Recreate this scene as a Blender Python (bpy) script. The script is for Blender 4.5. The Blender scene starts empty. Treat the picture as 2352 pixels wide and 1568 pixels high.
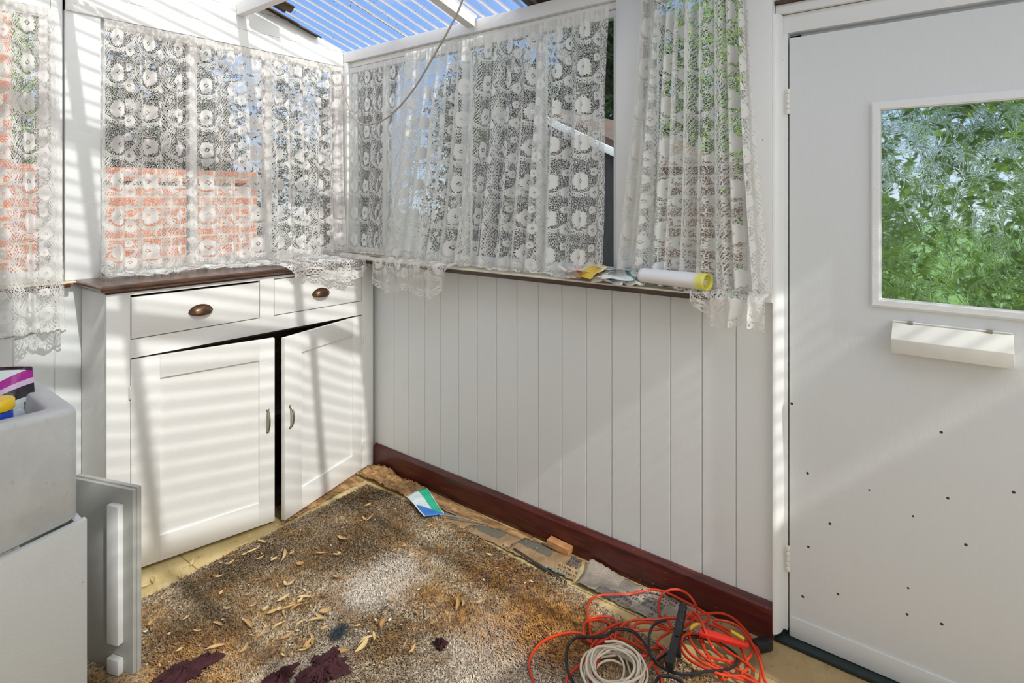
import bpy, bmesh, math, random
import numpy as np
from mathutils import Vector, Matrix
random.seed(7); RNG = np.random.default_rng(7)
sc = bpy.context.scene
COL = sc.collection
PI = math.pi
# ------------------------------------------------------------------ camera (room corner at 0,0,0; wall_right is x=0, wall_left is y=0)
F, PCX, HY = 1347., 1176., 455.
CR, CW = (.6199, -.7848), (.7848, .6199)
CAM = (-2.027, -2.837, 1.45)
def _ray(px, py):
    a = (px-PCX)/F; b = (HY-py)/F
    return (CW[0]+CR[0]*a, CW[1]+CR[1]*a, b)
def onX(px, py, x=0.):
    d = _ray(px, py); t = (x-CAM[0])/d[0]; return (x, CAM[1]+d[1]*t, CAM[2]+d[2]*t)
def onY(px, py, y=0.):
    d = _ray(px, py); t = (y-CAM[1])/d[1]; return (CAM[0]+d[0]*t, y, CAM[2]+d[2]*t)
def onZ(px, py, z=0.):
    d = _ray(px, py); t = (z-CAM[2])/d[2]; return (CAM[0]+d[0]*t, CAM[1]+d[1]*t, z)
cd = bpy.data.cameras.new('camera'); cam = bpy.data.objects.new('camera', cd); COL.objects.link(cam)
cam.location = CAM; cam.rotation_euler = (PI/2, 0, -math.atan2(CW[0], CW[1]))
cd.sensor_width = 36; cd.lens = 36*F/2352; cd.shift_y = -(784-HY)/2352; cd.clip_start = .02; cd.clip_end = 200
sc.camera = cam

# ------------------------------------------------------------------ node helpers
class NT:
    def __init__(s, name):
        s.m = bpy.data.materials.new(name); s.m.use_nodes = True
        s.t = s.m.node_tree; s.t.nodes.clear(); s.n = s.t.nodes; s.l = s.t.links
        s.out = s.n.new('ShaderNodeOutputMaterial')
    def node(s, ty, **kw):
        n = s.n.new(ty)
        for k, v in kw.items():
            if k.startswith('i_'):
                key = k[2:].replace('_', ' ')
                s.put(n.inputs[key], v)
            else: setattr(n, k, v)
        return n
    def put(s, sock, v):
        if isinstance(v, X): s.l.new(v.s, sock)
        elif isinstance(v, bpy.types.NodeSocket): s.l.new(v, sock)
        else: sock.default_value = v
    def math(s, op, *a):
        n = s.n.new('ShaderNodeMath'); n.operation = op
        for i, v in enumerate(a): s.put(n.inputs[i], v)
        return X(s, n.outputs[0])
    def pos(s, kind='Object'):
        return s.node('ShaderNodeTexCoord').outputs[kind]
    def geo(s): return s.node('ShaderNodeNewGeometry').outputs['Position']
    def sep(s, v):
        n = s.n.new('ShaderNodeSeparateXYZ'); s.put(n.inputs[0], v)
        return X(s, n.outputs[0]), X(s, n.outputs[1]), X(s, n.outputs[2])
    def comb(s, x, y, z=0.):
        n = s.n.new('ShaderNodeCombineXYZ'); s.put(n.inputs[0], x); s.put(n.inputs[1], y); s.put(n.inputs[2], z)
        return n.outputs[0]
    def vscale(s, v, sx, sy, sz):
        n = s.n.new('ShaderNodeVectorMath'); n.operation = 'MULTIPLY'; s.put(n.inputs[0], v); n.inputs[1].default_value = (sx, sy, sz)
        return n.outputs[0]
    def noise(s, v, scale, detail=4., rough=.55, dist=0.):
        n = s.n.new('ShaderNodeTexNoise'); s.put(n.inputs['Vector'], v)
        n.inputs['Scale'].default_value = scale; n.inputs['Detail'].default_value = detail
        n.inputs['Roughness'].default_value = rough; n.inputs['Distortion'].default_value = dist
        return X(s, n.outputs[0])
    def voro(s, v, scale, feature='F1', rnd=1.):
        n = s.n.new('ShaderNodeTexVoronoi'); n.feature = feature; s.put(n.inputs['Vector'], v)
        n.inputs['Scale'].default_value = scale; n.inputs['Randomness'].default_value = rnd
        return n
    def ramp(s, f, *stops):
        n = s.n.new('ShaderNodeValToRGB'); s.put(n.inputs[0], f); e = n.color_ramp.elements
        while len(e) < len(stops): e.new(.5)
        for el, (p, c) in zip(e, stops):
            el.position = p; el.color = (*c, 1) if not isinstance(c, float) else (c, c, c, 1)
        return n.outputs[0]
    def step(s, f, a, b):
        n = s.n.new('ShaderNodeMapRange'); n.interpolation_type = 'SMOOTHSTEP'
        s.put(n.inputs[0], f); n.inputs[1].default_value = a; n.inputs[2].default_value = b
        return X(s, n.outputs[0])
    def mix(s, f, a, b):
        n = s.n.new('ShaderNodeMix'); n.data_type = 'RGBA'; s.put(n.inputs[0], f)
        for i, v in ((6, a), (7, b)):
            s.put(n.inputs[i], (*v, 1) if isinstance(v, tuple) and len(v) == 3 else v)
        return n.outputs[2]
    def bump(s, h, strength=.3, dist=.002):
        n = s.n.new('ShaderNodeBump'); s.put(n.inputs['Height'], h)
        n.inputs['Strength'].default_value = strength; n.inputs['Distance'].default_value = dist
        return n.outputs[0]
    def bsdf(s, col, rough=.5, metal=0., normal=None, **kw):
        n = s.n.new('ShaderNodeBsdfPrincipled')
        s.put(n.inputs['Base Color'], (*col, 1) if isinstance(col, tuple) and len(col) == 3 else col)
        s.put(n.inputs['Roughness'], rough); s.put(n.inputs['Metallic'], metal)
        if normal is not None: s.put(n.inputs['Normal'], normal)
        for k, v in kw.items(): s.put(n.inputs[k.replace('_', ' ')], v)
        return n.outputs[0]
    def done(s, sh):
        s.l.new(sh, s.out.inputs[0]); return s.m
class X:
    def __init__(s, nt, sock): s.nt, s.s = nt, sock
    def __add__(a, b): return a.nt.math('ADD', a, b)
    __radd__ = __add__
    def __sub__(a, b): return a.nt.math('SUBTRACT', a, b)
    def __rsub__(a, b): return a.nt.math('SUBTRACT', b, a)
    def __mul__(a, b): return a.nt.math('MULTIPLY', a, b)
    __rmul__ = __mul__
    def __truediv__(a, b): return a.nt.math('DIVIDE', a, b)
    def lt(a, b): return a.nt.math('LESS_THAN', a, b)
    def gt(a, b): return a.nt.math('GREATER_THAN', a, b)
    def abs(a): return a.nt.math('ABSOLUTE', a)
    def fract(a): return a.nt.math('FRACT', a)
    def floor(a): return a.nt.math('FLOOR', a)
    def max(a, b): return a.nt.math('MAXIMUM', a, b)
    def min(a, b): return a.nt.math('MINIMUM', a, b)
    def pow(a, b): return a.nt.math('POWER', a, b)
    def sin(a): return a.nt.math('SINE', a)
    def cos(a): return a.nt.math('COSINE', a)
    def sqrt(a): return a.nt.math('SQRT', a)

def plain(name, col, rough=.5, metal=0., var=.12, scale=30., bump=.15, **kw):
    t = NT(name); p = t.pos()
    n = t.noise(p, scale, 5.)
    c = t.mix(n, tuple(x*(1-var) for x in col), tuple(min(1, x*(1+var)) for x in col))
    return t.done(t.bsdf(c, rough, metal, t.bump(n, bump, .002), **kw))

def paint(name, col=(.80, .80, .785), rough=.38, dirt=.25, spots=0., grain=(8, 8, 60), yellow=0.):
    """old brush-painted timber: faint brush marks, grime patches, small chips"""
    t = NT(name); g = t.geo()
    br = t.noise(t.vscale(g, *grain), 6., 4.)
    gr = t.noise(g, 3.1, 6., .65)
    fine = t.noise(g, 55., 4.)
    f = t.step(gr, .56, .82)*dirt
    c = t.mix(f, col, (col[0]*.72, col[1]*.69, col[2]*.62))
    c = t.mix(t.step(br, .3, .75)*.10, c, (col[0]*.85, col[1]*.84, col[2]*.8))
    v = t.voro(g, 26.); v2 = t.voro(g, 9.)
    rnd = t.sep(v.outputs['Color'])[0]
    sp = X(t, v.outputs['Distance']).lt(.045)*rnd.gt(.90)
    c = t.mix(sp*.8, c, (.09, .06, .04))
    if spots:
        v3 = t.voro(g, 15.); r3 = t.sep(v3.outputs['Color'])[0]; z = t.sep(g)[2]
        s3 = X(t, v3.outputs['Distance']).lt(r3*.085)*r3.gt(1-spots)*z.lt(.85)
        c = t.mix(s3, c, (.07, .02, .012))
    h = br*.5+fine*.25+gr*.5
    return t.done(t.bsdf(c, rough, 0., t.bump(h, .22, .004)))

M = {}
M['white'] = paint('white_paint', (.79, .80, .795))
M['wall_white'] = paint('wall_white_paint', (.785, .805, .805), .34, .2, grain=(8, 50, 5))
M['door_white'] = paint('door_white_paint', (.70, .72, .73), .42, .12, spots=.30, grain=(8, 26, 4))
M['cab_white'] = paint('cabinet_white_paint', (.82, .81, .785), .36, .2)
M['beam_white'] = paint('beam_white_paint', (.80, .79, .77), .45, .4, grain=(8, 8, 60))
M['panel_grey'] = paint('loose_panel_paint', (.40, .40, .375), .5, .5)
M['cup_white'] = paint('tub_cupboard_paint', (.64, .66, .665), .42, .25)
M['cream'] = paint('cream_paint', (.80, .72, .55), .5, .3)
def wood(name, dark, light, rough=.35, sc_=(3, 30, 30), bump=.2, spec=.5):
    t = NT(name); g = t.geo()
    n = t.noise(t.vscale(g, *sc_), 2.2, 6., .6, .6); b = t.noise(g, 7., 5.)
    c = t.mix(t.step(n, .3, .7), dark, light)
    c = t.mix(t.step(b, .6, .85)*.5, c, tuple(x*.4 for x in dark))
    v = t.voro(g, 60.); r = t.sep(v.outputs['Color'])[1]
    c = t.mix(X(t, v.outputs['Distance']).lt(.12)*r.gt(.93)*.7, c, (.5, .42, .38))
    return t.done(t.bsdf(c, rough, 0., t.bump(n, bump, .002)))
M['brown'] = wood('brown_varnish', (.05, .022, .012), (.11, .048, .024), .22)
M['sill_brown'] = wood('sill_edge_brown', (.045, .028, .02), (.075, .045, .035), .4, (30, 3, 30))
M['baseboard'] = wood('dark_red_paint', (.055, .010, .008), (.12, .022, .016), .28, (30, 3, 30))
M['inside'] = wood('cupboard_inside', (.03, .02, .013), (.09, .055, .03), .7)
M['block'] = wood('raw_block', (.42, .19, .07), (.58, .30, .13), .6, (40, 8, 40))
M['underlay'] = wood('torn_underlay', (.18, .085, .03), (.55, .33, .14), .7, (14, 5, 20), .6)
M['tile_brown'] = wood('tile_offcut', (.04, .025, .018), (.13, .08, .05), .7)
M['bronze'] = plain('aged_bronze', (.16, .09, .055), .28, .85, .3)
M['brass'] = plain('tarnished_brass', (.42, .38, .26), .3, .9, .2)
M['hinge'] = paint('hinge_paint', (.78, .76, .7), .4, .5)
M['black'] = plain('black_plastic', (.012, .012, .013), .38, 0, .2)
M['blackcord'] = plain('black_cord', (.012, .012, .014), .3, 0, .1)
M['orange'] = plain('orange_cord', (.56, .042, .010), .32, 0, .08)
M['red'] = plain('red_plastic', (.52, .022, .012), .35, 0, .08)
M['creamcord'] = plain('cream_cord', (.66, .58, .46), .4, 0, .06)
M['greycord'] = plain('grey_cable', (.40, .36, .31), .5, 0, .15)
M['wire'] = plain('grey_wire', (.35, .33, .31), .4, .4, .1)
M['yellow'] = plain('yellow_tape', (.75, .48, .03), .4, 0, .1)
M['capyellow'] = plain('yellow_cap', (.85, .55, .01), .3, 0, .04)
M['blue'] = plain('blue_plastic', (.01, .06, .50), .25, 0, .06)
M['concrete'] = None
M['rubber'] = plain('dark_threshold', (.012, .022, .022), .5, 0, .3)
M['letterbox'] = plain('ivory_plastic', (.70, .69, .63), .4, 0, .05)
M['maroon'] = plain('maroon_fibre', (.055, .012, .016), .9, 0, .5, 90, .8)
M['hair'] = plain('blue_grey_fibre', (.035, .048, .06), .6, 0, .3)
def _concrete():
    t = NT('grey_concrete'); g = t.geo()
    a = t.noise(g, 4.5, 7., .65); b = t.noise(t.vscale(g, 30, 30, 14), 2., 5.)
    c = t.mix(t.step(a, .35, .7), (.48, .49, .495), (.60, .615, .62))
    c = t.mix(t.step(b, .62, .78)*.55, c, (.22, .20, .17))
    v = t.voro(g, 24.); r = t.sep(v.outputs['Color'])[0]
    c = t.mix(X(t, v.outputs['Distance']).lt(.06)*r.gt(.72), c, (.06, .05, .04))
    return t.done(t.bsdf(c, .5, 0., t.bump(a+b*.4, .3, .006)))
M['concrete'] = _concrete()
def _brick(name, rot=False, c1=(.52, .15, .06, 1), c2=(.40, .10, .045, 1)):
    t = NT(name); x, y, z = t.sep(t.geo())
    v = t.comb(y if rot else x, z, 0.)
    n = t.node('ShaderNodeTexBrick'); t.put(n.inputs['Vector'], v)
    n.inputs['Color1'].default_value = c1; n.inputs['Color2'].default_value = c2
    n.inputs['Mortar'].default_value = (.50, .42, .34, 1); n.inputs['Scale'].default_value = 1.
    n.inputs['Mortar Size'].default_value = .010; n.inputs['Brick Width'].default_value = .24; n.inputs['Row Height'].default_value = .086
    nn = t.noise(t.geo(), 14., 5.)
    c = t.mix(t.step(nn, .45, .8)*.5, n.outputs[0], (.20, .10, .07))
    return t.done(t.bsdf(c, .85, 0., t.bump(nn, .4, .01)))
M['brick'] = _brick('red_brick'); M['brick_y'] = _brick('pinkish_brick', True, (.22, .12, .09, 1), (.17, .10, .08, 1))
def _leaf(name, c1, c2):
    t = NT(name); n = t.noise(t.geo(), 3., 4.); r = X(t, t.node('ShaderNodeObjectInfo').outputs['Random'])
    w = t.noise(t.geo(), 26., 2.)
    c = t.mix(t.step(n*.6+w*.5, .38, .72), c1, c2)
    d = t.n.new('ShaderNodeBsdfDiffuse'); t.put(d.inputs[0], c)
    tr = t.n.new('ShaderNodeBsdfTranslucent'); t.put(tr.inputs[0], c)
    m = t.n.new('ShaderNodeMixShader'); m.inputs[0].default_value = .35
    t.l.new(d.outputs[0], m.inputs[1]); t.l.new(tr.outputs[0], m.inputs[2])
    return t.done(m.outputs[0])
M['leaf_dark'] = _leaf('dark_foliage', (.010, .022, .010), (.05, .085, .03))
M['leaf_green'] = _leaf('green_foliage', (.08, .18, .02), (.30, .46, .07))
M['bark'] = plain('bark', (.06, .042, .03), .9, 0, .4, 20, .8)
M['timber_dark'] = wood('dark_boards', (.02, .022, .024), (.05, .05, .05), .8, (30, 30, 3))
M['ground'] = plain('outside_ground', (.20, .19, .15), .9, 0, .3, 5, .5)
M['grass_mat'] = plain('grass_ground', (.10, .20, .04), .9, 0, .4, 8, .5)
M['dryleaf'] = None
def _dry(name, a, b):
    t = NT(name); r = X(t, t.node('ShaderNodeObjectInfo').outputs['Random']); n = t.noise(t.pos(), 60., 3.)
    c = t.mix(r, a, b); c = t.mix(t.step(n, .5, .8)*.5, c, (.16, .08, .03))
    return t.done(t.bsdf(c, .6, 0., t.bump(n, .3, .001)))
M['dryleaf'] = _dry('dried_leaf', (.44, .24, .08), (.66, .50, .24))
M['chip'] = _dry('paint_chip', (.40, .30, .19), (.72, .66, .56))

def _glass():
    t = NT('window_glass')
    tr = t.n.new('ShaderNodeBsdfTransparent'); tr.inputs[0].default_value = (.93, .95, .94, 1)
    gl = t.n.new('ShaderNodeBsdfGlossy'); gl.inputs['Roughness'].default_value = .02
    fr = t.node('ShaderNodeFresnel'); fr.inputs[0].default_value = 1.3
    m = t.n.new('ShaderNodeMixShader'); t.l.new(fr.outputs[0], m.inputs[0]); t.l.new(tr.outputs[0], m.inputs[1]); t.l.new(gl.outputs[0], m.inputs[2])
    return t.done(m.outputs[0])
M['glass'] = _glass()
def _obscure():
    t = NT('leaf_textured_glass')
    n = t.noise(t.geo(), 130., 3.)
    return t.done(t.bsdf((.90, .97, .92), .03, 0., t.bump(n, .03, .001), IOR=1.45, Transmission_Weight=1.))
M['obscure'] = _obscure()

PITCH = .0757
def _sheet():
    """clear corrugated roofing: dust settled in each valley, specks of dirt, one dirty lap"""
    t = NT('clear_corrugated_sheet'); g = t.geo(); x, y, z = t.sep(g)
    ph = (y/PITCH+.25).fract()          # .5 = valley
    val = (ph-.5).abs()
    dust = t.step(val, .19, .09)
    n1 = t.noise(t.vscale(g, 5, 14, 5), 1.4, 5., .6); n2 = t.noise(g, 70., 4., .7); n3 = t.noise(t.vscale(g, 4, 30, 4), 1., 4.)
    speck = t.step(n2, .60, .66)*t.step(n1, .40, .6)
    lap = t.step((y+.484).abs(), .020, .008)*t.step(t.noise(g, 60., 3.), .34, .46)
    film = .035+.08*t.step(n1, .4, .8)+t.step(y*-1., .72, .95)*.07
    fac = (dust*(.70+.3*n3)).max(film)
    op = t.mix(speck.max(lap), (.60, .53, .44), (.03, .03, .025))
    fac = fac.max(speck*.9).max(lap)
    tr = t.n.new('ShaderNodeBsdfTransparent'); tr.inputs[0].default_value = (.94, .97, 1, 1)
    d = t.n.new('ShaderNodeBsdfDiffuse'); t.put(d.inputs[0], op)
    tl = t.n.new('ShaderNodeBsdfTranslucent'); t.put(tl.inputs[0], op)
    m1 = t.n.new('ShaderNodeMixShader'); m1.inputs[0].default_value = .6; t.l.new(d.outputs[0], m1.inputs[1]); t.l.new(tl.outputs[0], m1.inputs[2])
    m = t.n.new('ShaderNodeMixShader'); t.put(m.inputs[0], fac); t.l.new(tr.outputs[0], m.inputs[1]); t.l.new(m1.outputs[0], m.inputs[2])
    return t.done(m.outputs[0])
M['sheet'] = _sheet()

def _lace():
    """net curtain: UV = metres of cloth; second map = (metres, distance from the hem)"""
    t = NT('floral_lace')
    uv = t.node('ShaderNodeUVMap', uv_map='cloth').outputs[0]
    hm = t.node('ShaderNodeUVMap', uv_map='hem').outputs[0]
    u, v, _ = t.sep(uv); _, hem, top = t.sep(hm)
    W, H = .185, .150
    wob = (t.noise(uv, 18., 2.)-.5)*.012
    U = u+wob; V = v+wob
    p = ((U/W).fract()-.5)*W; q = ((V/H).fract()-.5)*H       # q grows downwards
    def flower(cx, cy, R, k, ph):
        dx = p-cx; dy = q-cy
        r = (dx*dx+dy*dy).sqrt()
        a = t.math('ARCTAN2', dy, dx)
        edge = R*(.80+.14*(a*k+ph).sin().abs()+.05*(a*17.).sin())
        body = r.lt(edge)
        man = dx.abs()+dy.abs()
        hole = man.gt(R*.13)*man.lt(R*.30)
        return body*(1.-hole), r
    f1, r1 = flower(-.022, -.008, .040, 2.5, 0.)
    f2, r2 = flower(.052, .036, .027, 2.5, 1.)
    f3, r3 = flower(.046, -.044, .018, 2., .5)
    # scalloped chain of rings hung under the flower
    yc = .050-6.2*(p+.02)*(p+.02)
    dyc = q-yc
    arc = ((p/.0165).fract()-.5)*.0165
    rr = (arc*arc+dyc*dyc).sqrt()
    ring = rr.gt(.0032)*rr.lt(.0074)
    rail = (dyc+.0095).abs().lt(.0028)
    chain = ring.max(rail)
    # sprays of stems and leaflets down the tile edge
    e = W*.5-p.abs()
    st = (q*1.+e*1.6)
    leafl = ((st/.017).fract()-.5).abs().lt(.15)*e.lt(.030)
    stem = (e-.004-.008*((V/H)*6.283).sin()).abs().lt(.0022)
    # net ground
    net = t.voro(t.vscale(uv, 1, 1, 0), 190., 'DISTANCE_TO_EDGE', .75)
    mesh = X(t, net.outputs['Distance']).lt(.075)
    dense = t.noise(uv, 9., 2.)
    net2 = t.voro(t.vscale(uv, 1, 1, 0), 300., 'DISTANCE_TO_EDGE', .6)
    mesh2 = X(t, net2.outputs['Distance']).lt(.14)*dense.gt(.64)
    a = f1.max(f2).max(f3).max(chain).max(leafl).max(stem).max(mesh).max(mesh2)
    # hem: band and a row of scalloped loops
    hb = hem.lt(.040)*hem.gt(.030)
    hu = ((u/.020).fract()-.5)*.020
    hr = (hu*hu+(hem-.014)*(hem-.014)).sqrt()
    loop = hr.lt(.0115)*(1.-hr.lt(.0045))
    a = t.math('MULTIPLY', a, hem.gt(.026)).max(hb).max(loop)
    a = a.max(top.lt(.028)*.92)                               # gathered heading
    body = f1.max(f2).max(f3)
    n = t.noise(uv, 40., 4.); dn = t.noise(uv, 3., 4.)
    c = t.mix(t.step(dn, .4, .75)*.6, (.88, .87, .84), (.80, .76, .70))
    c = t.mix(body*.3, c, (.95, .94, .92))
    al = a*(.95+.04*body)
    d = t.n.new('ShaderNodeBsdfDiffuse'); t.put(d.inputs[0], c)
    t.put(d.inputs['Normal'], t.bump(n+body*.5, .5, .002))
    tl = t.n.new('ShaderNodeBsdfTranslucent'); t.put(tl.inputs[0], c)
    m1 = t.n.new('ShaderNodeMixShader'); m1.inputs[0].default_value = .32; t.l.new(d.outputs[0], m1.inputs[1]); t.l.new(tl.outputs[0], m1.inputs[2])
    tr = t.n.new('ShaderNodeBsdfTransparent')
    m = t.n.new('ShaderNodeMixShader'); t.put(m.inputs[0], al); t.l.new(tr.outputs[0], m.inputs[1]); t.l.new(m1.outputs[0], m.inputs[2])
    return t.done(m.outputs[0])
M['lace'] = _lace()

def _floor():
    t = NT('yellowed_lino_floor'); g = t.geo(); x, y, z = t.sep(g)
    n = t.noise(g, 4., 6., .65); d = t.noise(g, 28., 5., .7)
    c = t.mix(t.step(n, .3, .7), (.52, .37, .14), (.66, .53, .27))
    c = t.mix(t.step(d, .54, .72)*.7, c, (.22, .12, .045))
    j = ((x+.02*y)/.40).fract(); c = t.mix((j-.5).abs().lt(.004), c, (.12, .07, .03))
    grim = t.step(y*-1., 1.75, 2.3)*t.step(x, -.75, -.4)
    c = t.mix(grim*(.4+.5*d), c, (.26, .17, .085))
    return t.done(t.bsdf(c, .45, 0., t.bump(d, .4, .003)))
M['floor'] = _floor()
def _carpet():
    """stained shag: dirty beige pile with rust, brown and dark patches"""
    t = NT('stained_carpet'); g = t.geo(); x, y, z = t.sep(g)
    w = t.noise(g, 3.2, 6., .65); w2 = t.noise(g, 8.5, 5., .65); sp = t.noise(g, 110., 3., .7); sp2 = t.noise(g, 45., 3.)
    def blob(cx, cy, rx, ry, amt=.35):
        dx = (x-cx)/rx; dy = (y-cy)/ry
        return t.step((dx*dx+dy*dy).sqrt()+(w-.5)*1.6+(w2-.5)*.8, 1.15, .35)
    c = t.mix(t.step(sp, .38, .60), (.17, .10, .04), (.68, .56, .39))
    c = t.mix(t.step(w2, .42, .60)*.75, c, t.mix(t.step(sp2, .4, .6), (.17, .075, .02), (.42, .23, .065)))
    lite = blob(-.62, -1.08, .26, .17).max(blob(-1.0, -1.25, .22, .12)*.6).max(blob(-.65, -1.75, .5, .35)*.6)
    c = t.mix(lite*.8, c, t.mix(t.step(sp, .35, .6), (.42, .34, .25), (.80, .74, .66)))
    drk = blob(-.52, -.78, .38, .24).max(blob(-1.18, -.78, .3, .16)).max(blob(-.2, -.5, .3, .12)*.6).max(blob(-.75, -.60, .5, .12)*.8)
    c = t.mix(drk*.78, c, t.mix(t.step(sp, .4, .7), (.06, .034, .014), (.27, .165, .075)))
    rust = blob(-.38, -1.72, .20, .30).max(blob(-.30, -1.45, .14, .22)*.7).max(blob(-1.25, -.95, .22, .2)*.6).max(blob(-.55, -1.45, .1, .35)*.5)
    c = t.mix(rust*.88, c, t.mix(t.step(sp2, .35, .65), (.20, .065, .008), (.56, .26, .04)))
    return t.done(t.bsdf(c, .95, 0., t.bump(sp, .6, .006)))
M['carpet'] = _carpet()
def _print(name, base, ink, cs):
    """old newsprint: columns of smudged illegible rows, tinted blocks"""
    t = NT(name); uv = t.node('ShaderNodeUVMap', uv_map='cloth').outputs[0]; u, v, _ = t.sep(uv)
    rows = (v/.0044).fract(); row = (v/.0044).floor()
    words = t.noise(t.comb(u*1., row*7.3, 0.), 190., 3., .7)
    tx = rows.gt(.35)*words.gt(.47)
    wu = u+(t.noise(uv, 14., 3.)-.5)*.03; wv = v+(t.noise(uv, 11., 3.)-.5)*.03
    gx = (wu/.075+(wv/.052).floor()*.37).floor(); gy = (wv/.052).floor()
    bn = t.node('ShaderNodeTexWhiteNoise', noise_dimensions='2D'); t.put(bn.inputs['Vector'], t.comb(gx, gy, 0.)); bc = t.sep(bn.outputs['Color'])
    st = t.noise(uv, 9., 6., .65); st2 = t.noise(uv, 40., 4.)
    c = t.mix(t.step(st, .35, .7), base, tuple(x*.55 for x in base))
    c = t.mix(bc[0].gt(.64)*.8, c, cs[0]); c = t.mix(bc[1].gt(.62)*.65, c, cs[1])
    big = ((v/.020).fract().gt(.45))*t.noise(t.comb(u*1., (v/.020).floor()*3.1, 0.), 120., 1.).gt(.50)*bc[2].lt(.50)
    c = t.mix(tx*bc[2].gt(.45)*.42, c, ink); c = t.mix(big*.9, c, ink)
    c = t.mix(t.step(st2, .55, .75)*.45, c, (.17, .10, .045)); c = t.mix(t.step(t.noise(uv, 5., 5., .7), .54, .68)*.65, c, (.30, .17, .07))
    return t.done(t.bsdf(c, .55, 0., t.bump(st, .4, .004)))
M['news'] = _print('stained_newsprint', (.50, .33, .17), (.05, .04, .03), ((.13, .26, .26), (.15, .09, .05)))
M['news_grey'] = _print('grey_newsprint', (.44, .38, .31), (.04, .035, .035), ((.10, .09, .09), (.62, .52, .42)))
def _leaflet(name, base, bands):
    t = NT(name); uv = t.node('ShaderNodeUVMap', uv_map='cloth').outputs[0]; u, v, _ = t.sep(uv)
    c = base; n = t.noise(uv, 7., 4., .6, 1.)
    for (a, b, s, col) in bands:      # band along u+s*v between a and b
        w = u+s*v+(n-.5)*.08
        c = t.mix(w.gt(a)*w.lt(b), c, col)
    rows = (v/.075).fract().gt(.55); wd = t.noise(t.comb(u*1., (v/.075).floor()*5.1, 0.), 12., 2.)
    c = t.mix(rows*wd.gt(.55)*.35, c, (.25, .25, .28))
    return t.done(t.bsdf(c, .4, 0., t.bump(n, .2, .002)))
M['lf_green'] = _leaflet('green_blue_leaflet', (.60, .70, .72), ((.55, 1.5, -.05, (.02, .42, .24)), (-3., -.95, -2., (.03, .17, .52)), (-1, .05, 0., (.8, .84, .86)), (.97, 2., 0., (.8, .84, .84))))
M['lf_red'] = _leaflet('red_white_leaflet', (.82, .81, .78), ((.45, .68, .3, (.75, .10, .06)), (.85, .98, .3, (.80, .30, .10))))
M['lf_yellow'] = _leaflet('yellow_leaflet', (.84, .80, .70), ((.15, .85, .2, (.85, .60, .05)),))
M['lf_blue'] = _leaflet('blue_white_leaflet', (.80, .82, .82), ((.2, .38, .4, (.35, .55, .72)), (.62, .75, .4, (.45, .62, .70)), (.95, 1.02, .4, (.75, .45, .2))))
M['lf_cream'] = _leaflet('cream_leaflet', (.82, .78, .70), ((.3, .36, .1, (.4, .45, .45)), (.6, .66, .1, (.55, .40, .3))))
M['lf_teal'] = _leaflet('teal_white_leaflet', (.80, .82, .80), ((.1, .3, .6, (.12, .28, .32)), (.5, .62, .6, (.15, .30, .25))))
M['paper'] = plain('white_paper', (.83, .83, .84), .5, 0, .04, 20, .1)
def _roll():
    t = NT('white_yellow_roll'); uv = t.node('ShaderNodeUVMap', uv_map='cloth').outputs[0]; u, v, _ = t.sep(uv)
    c = t.mix(t.step(u, .80, .93), (.82, .82, .84), (.78, .74, .16))
    return t.done(t.bsdf(c, .5))
M['roll'] = _roll(); M['rollin'] = plain('yellow_paper', (.80, .72, .12), .5, 0, .06)
def _pouch():
    t = NT('white_purple_black_pouch'); uv = t.node('ShaderNodeUVMap', uv_map='cloth').outputs[0]; u, v, _ = t.sep(uv)
    w = v+u*.43
    c = t.mix(w.gt(.44)*w.lt(.53), (.72, .80, .80), (.42, .02, .30))
    c = t.mix(w.gt(.53)*w.lt(.585), c, (.70, .52, .72))
    c = t.mix(w.gt(.585)*w.lt(.70), c, (.02, .02, .03))
    c = t.mix(v.lt(.035), c, (.05, .02, .04))
    c = t.mix(u.gt(.90)*v.gt(.36)*v.lt(.75), c, (.015, .04, .035))
    n = t.noise(uv, 5., 3.)
    return t.done(t.bsdf(c, .22, 0., t.bump(n, .5, .01)))
M['pouch'] = _pouch()

# ------------------------------------------------------------------ mesh helpers (all take world coordinates)
def tag(o, label=None, cat=None, group=None, kind=None):
    if label: o['label'] = label
    if cat: o['category'] = cat
    if group: o['group'] = group
    if kind: o['kind'] = kind
    return o
def thing(name, loc, label, cat, group=None, kind=None):
    o = bpy.data.objects.new(name, None); COL.objects.link(o); o.location = loc
    o.empty_display_size = .05; o['loc0'] = tuple(loc)
    return tag(o, label, cat, group, kind)
def rootloc(o):
    while o.parent: o = o.parent
    return Vector(o.location)
def link(name, me, mat, parent=None, smooth=True, angle=40):
    """link world-space mesh data as one object; origin at its foot or at its thing's base"""
    if isinstance(mat, (list, tuple)):
        for m in mat: me.materials.append(m)
    elif mat: me.materials.append(mat)
    n = len(me.vertices); co = np.empty(n*3); me.vertices.foreach_get('co', co); co = co.reshape(-1, 3)
    if parent is None:
        off = np.array([(co[:, 0].min()+co[:, 0].max())/2, (co[:, 1].min()+co[:, 1].max())/2, co[:, 2].min()])
    else: off = np.array(rootloc(parent))
    me.vertices.foreach_set('co', (co-off).ravel())
    if smooth: me.polygons.foreach_set('use_smooth', [True]*len(me.polygons))
    me.update()
    if smooth and angle: me.set_sharp_from_angle(angle=math.radians(angle))
    o = bpy.data.objects.new(name, me); COL.objects.link(o)
    if parent is None: o.location = off
    else: o.parent = parent
    return o
def mesh_of(bm, name='mesh'):
    me = bpy.data.meshes.new(name); bm.normal_update(); bm.to_mesh(me); bm.free(); return me
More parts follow.
